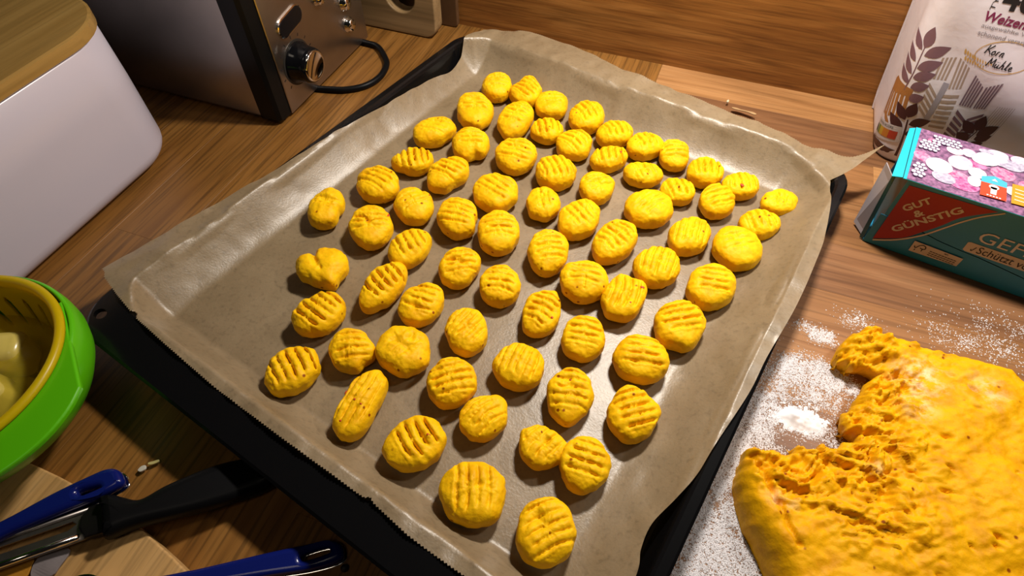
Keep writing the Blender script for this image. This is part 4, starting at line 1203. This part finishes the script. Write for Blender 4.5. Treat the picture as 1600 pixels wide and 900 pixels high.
decal('badge_print', [ellipse2d(.0540, .0190, .0032, .0026), poly2d([(.0522, .0108), (.0558, .0108), (.0560, .0190), (.0520, .0190)])] + [poly2d([(.0500 + k * .0019, .0080), (.0512 + k * .0019, .0080), (.0512 + k * .0019, .0092), (.0500 + k * .0019, .0092)]) for k in range(5)] +
      [poly2d([(.0520, .0262), (.0560, .0262), (.0540, .0290)])], TOPF(.0014), plain('badge_white', (.78, .74, .72), .5), top)
decal('orange_badge', [poly2d([(.0652, .0078), (.0800, .0092), (.0800, .0318), (.0650, .0300)])], TOPF(.0012), plain('badge_orange', (.74, .28, .02), .4), top)
decal('badge_print', [poly2d([(.0668, .0240 - k * .0040), (.0760 - .001 * (k % 2), .0240 - k * .0040), (.0760 - .001 * (k % 2), .0251 - k * .0040), (.0668, .0251 - k * .0040)]) for k in range(4)], TOPF(.0014), plain('badge_cream', (.80, .62, .40), .5), top)

# ------------------------------------------------------------------ bag of flour
def bag_path():
    # closed rounded section, metres, starting on the wall side at the left, going round the front
    c=[(.1620,.5850),(.1610,.507),(.300,.4845),(.3150,.5850)]
    rad=[.004,.02,.024,.004]
    pts=[]
    n=4
    for i in range(n):
        p0=np.array(c[i-1]);p1=np.array(c[i]);p2=np.array(c[(i+1)%n])
        d0=(p0-p1)/np.linalg.norm(p0-p1);d2=(p2-p1)/np.linalg.norm(p2-p1)
        ang=np.arccos(np.clip(d0@d2,-1,1));t=rad[i]/np.tan(ang/2)
        a=p1+d0*t;b=p1+d2*t
        for k in range(13):
            w=k/12; pts.append((1-w)**2*a+2*w*(1-w)*p1+w*w*b)
    pts=np.array(pts);pts=np.vstack([pts,pts[:1]])
    L=np.concatenate([[0],np.cumsum(np.linalg.norm(np.diff(pts,axis=0),axis=1))])
    return pts,L
PTS,LEN=bag_path()
def bag(s,h,off=0.0):
    s=np.asarray(s,float);h=np.asarray(h,float)
    x=np.interp(s,LEN,PTS[:,0]);y=np.interp(s,LEN,PTS[:,1])
    e=.004
    tx=np.interp(s+e,LEN,PTS[:,0])-np.interp(s-e,LEN,PTS[:,0]);ty=np.interp(s+e,LEN,PTS[:,1])-np.interp(s-e,LEN,PTS[:,1])
    l=np.hypot(tx,ty)+1e-9;nx=ty/l;ny=-tx/l
    g=np.clip((s-.05)/.06,0,1)*np.clip((.26-s)/.06,0,1)
    bul=.007*np.sin(np.clip(h/.2,0,1)*np.pi)*g+.0012*np.sin(h*75+s*31)*np.sin(s*63+h*20)*g-.0025*np.clip(1-h/.010,0,1)**2
    bul=bul+off
    return np.stack([x+nx*bul-.13*h,y+ny*bul-.03*h*0,h],-1)

FBG = empty('flour_bag', (.235, .535, 0))
tag(FBG, 'white paper flour bag printed with leaves and ears of wheat, behind the carton', 'flour bag')
bc = np.array((.235, .535, 0.0))
ns, nh = 150, 44
SS, HH = np.meshgrid(np.linspace(0, LEN[-1], ns, endpoint=False), np.concatenate([np.linspace(0.0004, .012, 8), np.linspace(.017, .205, nh - 8)]))
P = bag(SS.ravel(), HH.ravel()).reshape(nh, ns, 3)
top_h = P[-1].copy(); cen = top_h.mean(0)
extra = [top_h * (1 - w) + cen * w + np.array((0, 0, dz)) for w, dz in ((.12, .006), (.5, .010), (.9, .011))]
P = np.concatenate([P] + [e_[None] for e_ in extra])
V = (P - bc).reshape(-1, 3); nr_ = P.shape[0]
F = [(r * ns + k, r * ns + (k + 1) % ns, (r + 1) * ns + (k + 1) % ns, (r + 1) * ns + k) for r in range(nr_ - 1) for k in range(ns)]
F.append(tuple(range(ns))[::-1]); F.append(tuple(range((nr_ - 1) * ns, nr_ * ns)))
mesh('paper_sack', V, F, plain('white_sack_paper', (.82, .78, .85), .42, 0, .4, bump=(55, .25, .002)), FBG, True)
# glued side fold along the wall, stands out as a thin fin
fin = []
for h in np.linspace(.001, .2, 12):
    q = bag(.0, h); fin.append(((q[0] - .0050 - bc[0], q[1] + .0005 - bc[1], h), (q[0] + .002 - bc[0], q[1] - .0035 - bc[1], h)))
V = [p for pr in fin for p in pr]; F = [(2 * k, 2 * k + 1, 2 * k + 3, 2 * k + 2) for k in range(11)]
mesh('side_fold', V, F, plain('fold_paper', (.55, .48, .50), .5), FBG)
SACK = lambda off: (lambda a, b: bag(np.asarray(a) + .10 * (.100 - np.asarray(a)), np.asarray(b) * .99 + .0052, off * .45) - bc)
mm_ = lambda pts: [(x / 1000, y / 1000) for x, y in pts]
def leaf(x0, y0, x1, y1, w):
    """A pointed leaf between base and tip, in millimetres."""
    L = math.hypot(x1 - x0, y1 - y0); dx, dy = (x1 - x0) / L, (y1 - y0) / L; a, b = [], []
    for k in range(9):
        t = k / 8; ww = w * math.sin(math.pi * t ** .85) * .5
        a.append((x0 + dx * L * t - dy * ww, y0 + dy * L * t + dx * ww)); b.append((x0 + dx * L * t + dy * ww, y0 + dy * L * t - dx * ww))
    return poly2d(mm_(a + b[::-1][1:-1]))
mauve = plain('print_mauve', (.20, .105, .135), .5); maroon = plain('print_maroon', (.055, .010, .014), .5); ochre = plain('print_ochre', (.40, .17, .045), .5)
beige = plain('print_beige', (.42, .32, .26), .5); purple = plain('print_purple', (.17, .09, .12), .5); purple2 = plain('print_light_purple', (.20, .13, .17), .5); greyp = plain('print_grey', (.30, .27, .29), .5); gold = plain('print_gold', (.62, .38, .10), .5)
decal('mauve_sprig', [leaf(78, 97, 62, 107, 7), leaf(79, 99, 80, 116, 8.5), leaf(81, 94, 96, 106, 8.5), leaf(77, 87, 61, 96, 7), leaf(80, 83, 95, 94, 8.5), leaf(78, 77, 62, 87, 7), leaf(80, 75, 94, 84, 8), leaf(79, 69, 61, 77, 7), leaf(81, 67, 93, 74, 8), leaf(83, 57, 93, 64, 8),
                      stroke2d(mm_([(77, 62), (78, 69), (79, 79), (79, 93), (79, 102)]), .0011, .0007)], SACK(.0003), mauve, FBG, .0028)
decal('maroon_sprigs', [leaf(87, 39, 76, 51, 8), leaf(88, 42, 90, 57, 9), leaf(91, 36, 106, 46, 8.5), leaf(88, 29, 73, 39, 9), leaf(91, 26, 106, 34, 8), stroke2d(mm_([(92, 3), (92, 12), (91, 25), (89, 40)]), .0026, .0012),
                        leaf(141, 45, 129, 55, 9), leaf(142, 48, 143, 63, 9), leaf(144, 44, 156, 57, 9), leaf(140, 37, 129, 43, 10), leaf(144, 40, 155, 47, 8), leaf(141, 32, 152, 39, 7), stroke2d(mm_([(137, 26), (139, 37), (143, 48)]), .0013, .0008)], SACK(.0006), maroon, FBG, .0028)
def bars(quad, n, frac):
    """n stripes across a quadrilateral (a-b is swept to d-c)."""
    a, b, c_, d = [np.array(p, float) for p in quad]; out = []
    for k in range(n):
        t0, t1 = k / n, (k + frac) / n
        out.append(poly2d(mm_([tuple(a + (b - a) * t0), tuple(a + (b - a) * t1), tuple(d + (c_ - d) * t1), tuple(d + (c_ - d) * t0)])))
    return out
decal('ochre_stripes', bars([(54, 60), (84, 66), (86, 40), (60, 30)], 7, .72) + [leaf(75, 28, 63, 36, 4), leaf(77, 24, 70, 34, 4), poly2d(mm_([(58, 52), (84, 60), (84, 66), (70, 63), (62, 66), (54, 60)]))], SACK(.0003), ochre, FBG, .0028)
decal('beige_stripes', bars([(93, 97), (104, 101), (104, 82), (93, 80)], 4, .55) + bars([(105, 101), (116, 95), (117, 79), (107, 76)], 4, .55) + bars([(92, 54), (92, 79), (101, 71), (101, 46)], 5, .5) + bars([(106, 40), (106, 73), (117, 76), (118, 42)], 7, .5), SACK(.0002), beige, FBG, .0028)
decal('grey_stem', [stroke2d(mm_([(102, 46), (103, 60), (104, 80)]), .0042, .0046)], SACK(.0004), plain('print_greyblue', (.36, .34, .40), .5), FBG, .0028)
decal('purple_stripes', bars([(121, 92), (131, 84), (130, 66), (120, 66)], 5, .62) + bars([(132, 85), (143, 92), (140, 68), (131, 66)], 5, .62), SACK(.0003), purple2, FBG, .0028)
decal('purple_stripes', bars([(120, 37), (121, 64), (130, 57), (129, 33)], 5, .62) + bars([(131, 34), (131, 58), (141, 66), (140, 42)], 5, .62), SACK(.0003), purple, FBG, .0028)
decal('fine_lines', [stroke2d(mm_([(147 + k * 1.7, 73 + k * .3), (143 + k * 1.8, 50), (140 + k * 1.8, 40)]), .0003) for k in range(8)], SACK(.0003), plain('print_taupe', (.36, .27, .25), .5), FBG, .0028)
decal('gilt_oval', [stroke2d([(.133 + .0195 * math.cos(R(a)) + .003 * math.sin(R(a)), .1085 + .0118 * math.sin(R(a))) for a in range(0, 361, 15)], .0006, .0006, 2)], SACK(.0003), gold, FBG, .0028)
decal('wheat_ear', [leaf(107 + k * 2.1, 104.5 - 3.2 * math.sin(k / 9 * 1.7), 105.6 + k * 2.1, 108.6 - 3.2 * math.sin(k / 9 * 1.7) - k * .2, 1.7 - k * .08) for k in range(11)] + [leaf(108 + k * 2.1, 103.6 - 3.2 * math.sin(k / 9 * 1.7), 109.0 + k * 2.0, 99.8 - 3.0 * math.sin(k / 9 * 1.7) + k * .2, 1.6 - k * .08) for k in range(8)], SACK(.0004), gold, FBG, .0028)
decal('lettering', [place2d(text_polys('405', 1, .03), .1145, .1385, R(2), .0330, .0150), place2d(text_polys('TYPE', 1, .0), .1115, .1375, R(88), .0150, .0032)], SACK(.0004), M['label_dark'], FBG, .0028)
decal('lettering', [place2d(text_polys('Weizenmehl', 1, .022, .12), .1075, .1298, R(-1), .0480, .0068)], SACK(.0004), plain('print_plum', (.22, .020, .085), .5), FBG, .0028)
decal('lettering', [place2d(text_polys('ausgewählte Weizen', 1), .1085, .1249, R(-1), .0440, .0034), place2d(text_polys('schonend verarbeitet', 1), .1085, .1200, R(-1), .0440, .0034)], SACK(.0004), greyp, FBG, .0028)
K = lambda *st, ox=0.0, oy=0.0, s_=1.0: [stroke2d([(ox + x * s_, oy + y * s_) for x, y in q], .0009, .0007) for q in st]
script = K([(0, 0), (.8, 3), (1.9, 6.6)], [(5.0, 6.9), (2.6, 4.2), (1.2, 3.2)], [(1.2, 3.2), (2.8, 2.2), (4.0, .2)], ox=.1190, oy=.1088, s_=.001) + \
    K([(1.6, 2.9), (.3, 2.2), (.1, .8), (.9, .1), (2.0, .9), (2.2, 2.2), (1.4, 2.9), (2.4, 3.0)], ox=.1238, oy=.1088, s_=.001) + K([(.2, 0), (.9, 3.0)], [(.6, 1.8), (1.4, 3.0), (2.2, 3.0)], ox=.1268, oy=.1088, s_=.001) + \
    K([(0, 0), (.8, 3.0)], [(.4, 1.6), (1.6, 3.0), (2.3, 2.6), (1.9, .3), (2.8, .4)], ox=.1296, oy=.1088, s_=.001) + \
    K([(0, 0), (1.0, 3.2), (2.0, 6.4)], [(2.0, 6.4), (2.6, 2.4), (5.0, 6.4)], [(5.0, 6.4), (4.8, 2.4), (5.0, .2)], ox=.1240, oy=.1006, s_=.001) + \
    K([(.8, 3.0), (.2, 1.0), (.9, .2), (2.0, 1.4), (2.6, 3.0)], [(2.2, 1.6), (2.3, .2), (3.0, .5)], [(1.2, 4.2), (1.3, 4.5)], [(2.5, 4.2), (2.6, 4.5)], ox=.1298, oy=.1006, s_=.001) + \
    K([(0, 0), (1.4, 3.4), (2.3, 6.6)], [(.7, 1.8), (2.0, 3.0), (2.5, 2.4), (2.1, .3), (3.0, .5)], ox=.1334, oy=.1006, s_=.001) + K([(.2, .4), (1.6, 3.6), (2.2, 6.4), (1.2, 3.0), (1.2, .4), (2.2, .5)], ox=.1370, oy=.1006, s_=.001) + \
    K([(.3, 1.4), (1.8, 2.0), (1.7, 3.0), (.7, 2.6), (.3, 1.0), (1.2, .1), (2.6, .8)], ox=.1398, oy=.1006, s_=.001)
decal('lettering', script, SACK(.0005), M['label_dark'], FBG, .0028)
decal('score_label', [poly2d(mm_([(57, 24), (70, 28), (88, 32), (90, 17), (72, 11), (56, 7)]))], SACK(.0007), plain('label_white', (.58, .52, .50), .5), FBG, .0028)
for nm_, x0, x1, col in (('green_band', 64, 68.5, (.16, .22, .03)), ('yellow_band', 68.5, 73, (.55, .36, .03)), ('orange_band', 73, 79, (.55, .20, .02)), ('red_band', 79, 86, (.45, .04, .015))):
    decal(nm_, [poly2d(mm_([(x0, 12.3 + (x0 - 60) * .23), (x1, 12.3 + (x1 - 60) * .23), (x1, 20.3 + (x1 - 60) * .23), (x0, 20.3 + (x0 - 60) * .23)]))], SACK(.0010), plain(nm_, col, .5), FBG, .0028)
decal('label_print', [ellipse2d(.0605, .0158, .0024, .0040), place2d(text_polys('NUTRI-SCORE', 1), .064, .0230, R(13), .018, .0020)], SACK(.0010), M['label_dark'], FBG, .0028)
decal('brown_foot_patch', [poly2d(mm_([(52, 1.0), (66, 1.5), (82, 3), (90, 8), (72, 9), (56, 5)]))] + [ellipse2d(.058 + .005 * k, .0040 + .0012 * (k % 2), .0030, .0022) for k in range(6)], SACK(.0006), plain('mottled_brown', (.10, .035, .018), .5, noise=(300, .5)), FBG, .0028)  # dark mottled brown patch along the foot of the sack

# ------------------------------------------------------------------ green bowl with the yellow colander
gc = (-.3070, .0380)
bowl = empty('bowl', (gc[0], gc[1], 0)); tag(bowl, 'lime green plastic bowl with a broad grip, holding the yellow colander', 'bowl')
v, f = lathe([(0, .0424), (.027, .0424), (.0285, .0434), (.038, .0503), (.048, .0588), (.0555, .0668), (.0595, .0740), (.0613, .0810), (.0613, .0880), (.0604, .0940), (.0590, .0962), (.0580, .0955), (.0590, .0930), (.0598, .0880), (.0598, .0810), (.0580, .0745), (.0540, .0675), (.0468, .0600), (.0368, .0515), (.0270, .0445), (0, .0440)], 96)
mesh('shell', v, f, M['green'], bowl, True)
# grip: flat crescent shelf beyond the rim
def pol(r, a): return (r * math.cos(R(a)), r * math.sin(R(a)))
oc = (-.3070 - gc[0], .0380 - gc[1])
PT = lambda r, a: (oc[0] + pol(r, a)[0], oc[1] + pol(r, a)[1])
out = [PT(.0590, 66), PT(.0738, 14)] + catmull([PT(r, a) for r, a in ((.0738, 14), (.0756, 5), (.0766, -6), (.0760, -18), (.0745, -30), (.0715, -44), (.0665, -58), (.0600, -72))], False, 4)[1:]
inn = [PT(.0560, a) for a in range(-72, 67, 6)]
grip = slab('grip', out + inn, .0925, .0962, M['green'], bowl, .0012)
cc = (-.3070, .0380)
col = empty('colander', (cc[0], cc[1], 0)); tag(col, 'yellow slotted colander sitting inside the lime green bowl', 'colander')
NTH, prof = 720, []
for k in range(46):
    t = k / 45
    if t < .72:
        w = t / .72; rr_, zz = .0545 - .0125 * w, .0955 - .032 * w
    else:
        w = (t - .72) / .28; a = w * math.pi / 2; rr_, zz = .0420 - .016 * (1 - math.cos(a)), .0635 - .0115 * math.sin(a)
    prof.append((rr_, zz))
V, F = [], []
for i, (rr_, zz) in enumerate(prof):
    for k in range(NTH):
        a = 2 * math.pi * k / NTH - (i / 45) * .38
        V.append((rr_ * math.cos(a), rr_ * math.sin(a), zz))
def slot(i, k):
    d = (k / 2) % 12.0 - 6
    if not (9 <= i <= 25): return False
    e_ = min(i - 8.5, 25.5 - i) / 3.0
    return abs(d) < 2.0 * min(1, math.sqrt(max(e_, 0)))
for i in range(45):
    for k in range(NTH):
        if not slot(i, k):
            F.append((i * NTH + k, i * NTH + (k + 1) % NTH, (i + 1) * NTH + (k + 1) % NTH, (i + 1) * NTH + k))
n0 = len(V); V.append((0, 0, .0515)); F += [(45 * NTH + k, n0, 45 * NTH + (k + 1) % NTH) for k in range(NTH)]
o = mesh('basket', V, F, M['yellow'], col, True)
md = o.modifiers.new('thickness', 'SOLIDIFY'); md.thickness = .0014; md.offset = -1
v, f = lathe([(.0525, .0945), (.0528, .0982), (.0542, .1000), (.0562, .0998), (.0574, .0985), (.0574, .0970), (.0562, .0964), (.0540, .0960), (.0525, .0945)], 96)
mesh('rim', v, f, M['yellow'], col, True)

def water_mat():
    m, nt, b = new_mat('murky_water')
    b.inputs['Base Color'].default_value = (.85, .70, .06, 1); b.inputs['Roughness'].default_value = .05
    tc = nt.nodes.new('ShaderNodeTexCoord'); n = nt.nodes.new('ShaderNodeTexNoise'); n.inputs['Scale'].default_value = 70; n.inputs['Detail'].default_value = 3
    nt.links.new(tc.outputs['Object'], n.inputs['Vector'])
    bp = nt.nodes.new('ShaderNodeBump'); bp.inputs['Strength'].default_value = .8; bp.inputs['Distance'].default_value = .003
    nt.links.new(n.outputs['Fac'], bp.inputs['Height']); nt.links.new(bp.outputs['Normal'], b.inputs['Normal'])
    tr = nt.nodes.new('ShaderNodeBsdfTransparent'); tr.inputs[0].default_value = (1.0, .97, .72, 1)
    mx = nt.nodes.new('ShaderNodeMixShader'); mx.inputs[0].default_value = .22
    nt.links.new(tr.outputs[0], mx.inputs[1]); nt.links.new(b.outputs[0], mx.inputs[2])
    nt.links.new(mx.outputs[0], nt.nodes['Material Output'].inputs['Surface'])
    return m
v, f = lathe([(0, .0770), (.024, .0770), (.0462, .0770), (.0440, .0710), (.0412, .0640), (.0360, .0580), (.026, .0545), (0, .0540)], 64)
w_ = mesh('water', [(p[0] + cc[0], p[1] + cc[1], p[2]) for p in v], f, water_mat(), None, True)
tag(w_, 'murky water standing in the yellow colander', 'water')
w_['kind'] = 'stuff'
pale = plain('pale_yellow_flesh', (.66, .52, .12), .25, 0, .5, noise=(60, .15))
def chunk(x, y, z, sx, sy, sz, rot, seed, label):
    b = box_bm(-sx / 2, sx / 2, -sy / 2, sy / 2, 0, sz, min(sx, sy, sz) * .25, 3)
    for q in b.verts:
        nz_ = float(vnoise(q.co.x * 120 + seed, q.co.y * 120, q.co.z * 120, seed)); q.co += q.co.normalized() * nz_ * .0016
    o = bm_obj('potato_piece', b, pale, None, True); o.location = (x, y, z); o.rotation_euler = rot
    tag(o, label, 'potato', 'pale wet pieces in the colander')
chunk(-.314, .0630, .0570, .024, .018, .0245, (.05, .1, .5), 3, 'larger pale yellow piece standing out of the water in the colander')
chunk(-.299, .0430, .0570, .026, .018, .0225, (.1, -.05, -.3), 8, 'flat pale yellow piece in the colander, nearest the tools')

# set the whole nest of bowl, colander and contents down on the worktop at its true size
KB = 1.139
for nm_ in ('bowl', 'colander', 'water', 'potato_piece', 'potato_piece.001'):
    o = bpy.data.objects[nm_]
    if o.type == 'EMPTY':
        o.location = (o.location.x * KB, o.location.y * KB, 0); o.scale = (KB, KB, KB)
        for ch in o.children:
            for v in ch.data.vertices: v.co.z -= .0421
    elif nm_ == 'water':
        for v in o.data.vertices: v.co = (v.co.x * KB, v.co.y * KB, (v.co.z - .0421) * KB)
    else:
        o.location = (o.location.x * KB, o.location.y * KB, (o.location.z - .0421) * KB); o.scale = (KB, KB, KB)

# ------------------------------------------------------------------ round-ended wooden board and the tools lying over it
u4 = lambda pts: [(x / 10000, y / 10000) for x, y in pts]
arc = []
for k in range(25):
    a = R(112 - 48 * k / 24); arc.append((-.2994 + .4432 * math.cos(a), -.4173 + .4432 * math.sin(a)))
bd = slab('cutting_board', arc + [(-.105, -.16), (-.16, -.235), (-.40, -.235), (-.465, -.16)], .0004, .012, M['bamboo'], None, .0012)
tag(bd, 'light bamboo cutting board with a curved edge under the peelers', 'cutting board')

def peeler_handle(name, outline, hole, z0, z1, label, tilt=None):
    r = empty(name, (np.mean([p[0] for p in outline]), np.mean([p[1] for p in outline]), 0)); tag(r, label, 'peeler')
    ox, oy = r.location.x, r.location.y
    loc = lambda P: [(x - ox, y - oy) for x, y in P]
    o = slab('handle', loc(catmull(outline, True, 5)), z0, z1, M['blue'], r, min(.0034, (z1 - z0) * .45), [loc(catmull(hole, True, 5))], True, 4)
    c_ = np.mean(outline, 0)
    big = [(x + (x - c_[0]) * .014 , y + (y - c_[1]) * .014) for x, y in catmull(outline, True, 5)]
    hb = catmull(hole, True, 5)
    t = slab('metal_trim', loc(big), z0 - .0014, z0 - .0001, M['chrome'], r, .0004, [loc(hb)])
    return r, (o, t)
blue1 = u4([(-2990, -240), (-2815, -37), (-2679, 166), (-2560, 318), (-2508, 372), (-2456, 388), (-2408, 372), (-2372, 330), (-2436, 231), (-2586, 76), (-2745, -99), (-2880, -300)])
peeler_handle('peeler', blue1, u4([(-2556, 222), (-2480, 272), (-2457, 258), (-2532, 208)]), .0180, .0260, 'blue-handled peeler lying on the bamboo board beside the green bowl')
blue2 = u4([(-2050, -80), (-1811, 88), (-1753, 125), (-1481, 318), (-1290, 448), (-1225, 488), (-1163, 502), (-1120, 478), (-1112, 424), (-1225, 330), (-1432, 208), (-1750, 15), (-1960, -130)])
r2, pcs = peeler_handle('peeler', blue2, u4([(-1292, 354), (-1300, 383), (-1222, 448), (-1194, 456), (-1187, 436), (-1252, 378)]), .0095, .0165, 'blue-handled peeler at the bottom edge with its slotted end by the tray')
for o in pcs:       # its tip rests on the worktop, the other end on the board
    for v in o.data.vertices:
        d = (v.co.x + r2.location.x + .1115) / .09
        v.co.z += -.0075 + .0105 * max(-d, -1) if False else (-.0080 + .0120 * min(max(-d, 0), 1.15))

bk = empty('peeler', (-.235, .012, 0)); tag(bk, 'swivel peeler with a matt black handle reaching under the tray', 'peeler')
ox, oy = bk.location.x, bk.location.y
lo = lambda P: [(x - ox, y - oy) for x, y in P]
hl = u4([(-2431, 232), (-2387, 270), (-2326, 280), (-2236, 306), (-2170, 420), (-2052, 575), (-1953, 672), (-1850, 738), (-1760, 735), (-1690, 690), (-1672, 640), (-1759, 530), (-1941, 360), (-2157, 186), (-2244, 88), (-2275, 85), (-2340, 146)])
o = slab('handle', lo(catmull(hl, True, 5)), .0135, .0275, M['rubber'], bk, .0062, (), True, 5)
for v in o.data.vertices:
    d = (v.co.x + ox + .2431) + (v.co.y + oy - .0232); v.co.z -= .0125 * min(max((d - .01) / .10, 0), 1)
ax = np.array((-.7071, -.7071)); ay = np.array((.62, -.78)) * 1.0
st_ = np.array((-.2405, .0180))      # where the blade leaves the handle
dirv = np.array((-.742, -.670)); nv = np.array((.670, -.742))
def bl(p, q): a = st_ + dirv * p + nv * q; return (a[0] - ox, a[1] - oy)
hub = slab('ferrule', [bl(-.006, -.0045), bl(.005, -.0040), bl(.009, .000), bl(.010, .006), bl(.007, .0128), bl(-.006, .0135)], .0160, .0215, plain('dark_metal', (.05, .045, .045), .3, .9), bk, .0016)
blade = slab('blade', [bl(.003, -.0038), bl(.105, -.0038), bl(.112, .004), bl(.105, .0125), bl(.003, .0125)], .0178, .0190, M['dullsteel'], bk, .0004, [[bl(.014, .0002), bl(.012, .0024), bl(.016, .0044), bl(.075, .0040), bl(.082, .0020), bl(.075, .0004)]])
v, f = tube([(*bl(.010, .0104), .0196), (*bl(.05, .0106), .0198), (*bl(.104, .0104), .0196)], .0018, 10)
e1 = mesh('blade_edge', v, f, M['chrome'], bk, True)
v, f = tube([(*bl(.002, -.0032), .0196), (*bl(.05, -.0032), .0196), (*bl(.104, -.0032), .0194)], .0012, 8)
mesh('blade_edge', v, f, M['dullsteel'], bk, True)

def scrap(name, pts, z, mat, label, cat, amp=.0015, thick=.0004, seed=0):
    o = slab(name, catmull(pts, True, 4), z, z + thick * 2 + .0003, mat, None, thick * .5)
    bm_ = bmesh.new(); bm_.from_mesh(o.data)
    bmesh.ops.triangulate(bm_, faces=bm_.faces)
    for q in bm_.verts:
        q.co.z += amp * (float(vnoise(q.co.x * 90, q.co.y * 90, 0, seed)) + 1) * .5
    bm_.to_mesh(o.data); bm_.free()
    tag(o, label, cat); return o
scrap('vegetable_peel', u4([(-2556, -165), (-2562, -113), (-2544, -73), (-2500, -45), (-2465, -27), (-2439, -45), (-2433, -106), (-2438, -160), (-2521, -200)]), .0122, plain('grey_translucent_peel', (.22, .19, .19), .25, 0, .5, noise=(90, .3)), 'torn grey translucent peel on the bamboo board under the blade', 'peel', .002)
scrap('vegetable_peel', u4([(-2760, -222), (-2663, -158), (-2590, -128), (-2565, -167), (-2560, -231), (-2656, -287)]), .0122, plain('amber_peel', (.45, .20, .02), .4, 0, .5, noise=(90, .3)), 'amber piece of pumpkin peel at the lower left corner on the board', 'peel', .0015)
scrap('garlic_skin', u4([(-2500, 452), (-2476, 450), (-2462, 474), (-2478, 492), (-2498, 478)]), .0002, plain('whitish_skin', (.50, .47, .40), .4), 'whitish scrap of garlic skin on the worktop behind the black handle', 'crumb', .002, .0005, 4)
scrap('garlic_skin', u4([(-2462, 500), (-2440, 509), (-2418, 534), (-2426, 548), (-2446, 530), (-2468, 512)]), .0002, plain('yellowish_skin', (.42, .36, .14), .4), 'yellowish curled scrap beside the whitish garlic skin', 'crumb', .003, .0005, 6)
scrap('dough_crumb', u4([(270, 5378), (288, 5376), (292, 5402), (283, 5420), (272, 5400)]), .0002, plain('pale_crumb', (.60, .50, .34), .6), 'pale upright crumb on the worktop behind the baking paper', 'crumb', .006, .0008, 2)
scrap('onion_skin', u4([(330, 5302), (400, 5318), (500, 5292), (560, 5262), (540, 5240), (450, 5262), (360, 5270)]), .0002, plain('tan_skin', (.42, .27, .13), .35), 'thin tan onion skin half hidden behind the baking paper', 'peel', .006, .0003, 8)
b = bmesh.new(); bmesh.ops.create_icosphere(b, subdivisions=2, radius=.0022)
o = bm_obj('peppercorn', b, M['label_dark'], None, True); o.location = (-.1085, .0405, .0021)
tag(o, 'tiny dark crumb beside the slotted end of the lower peeler', 'crumb')
# metal spoon rim just entering the picture at the bottom
sp = empty('spoon', (-.2175, -.0215, .0122)); tag(sp, 'round steel spoon bowl cut off by the bottom edge', 'spoon')
v, f = lathe([(0, .0008), (.006, .0012), (.0105, .0040), (.0128, .0085), (.0136, .0088), (.0136, .0078), (.0112, .0030), (.0065, .0004), (0, .0001)], 40)
mesh('bowl', v, f, M['chrome'], sp, True)
v, f = tube([(.004, -.0125, .0082), (.010, -.03, .008), (.02, -.07, .006)], .0022, 8)
mesh('handle', v, f, M['chrome'], sp, True)
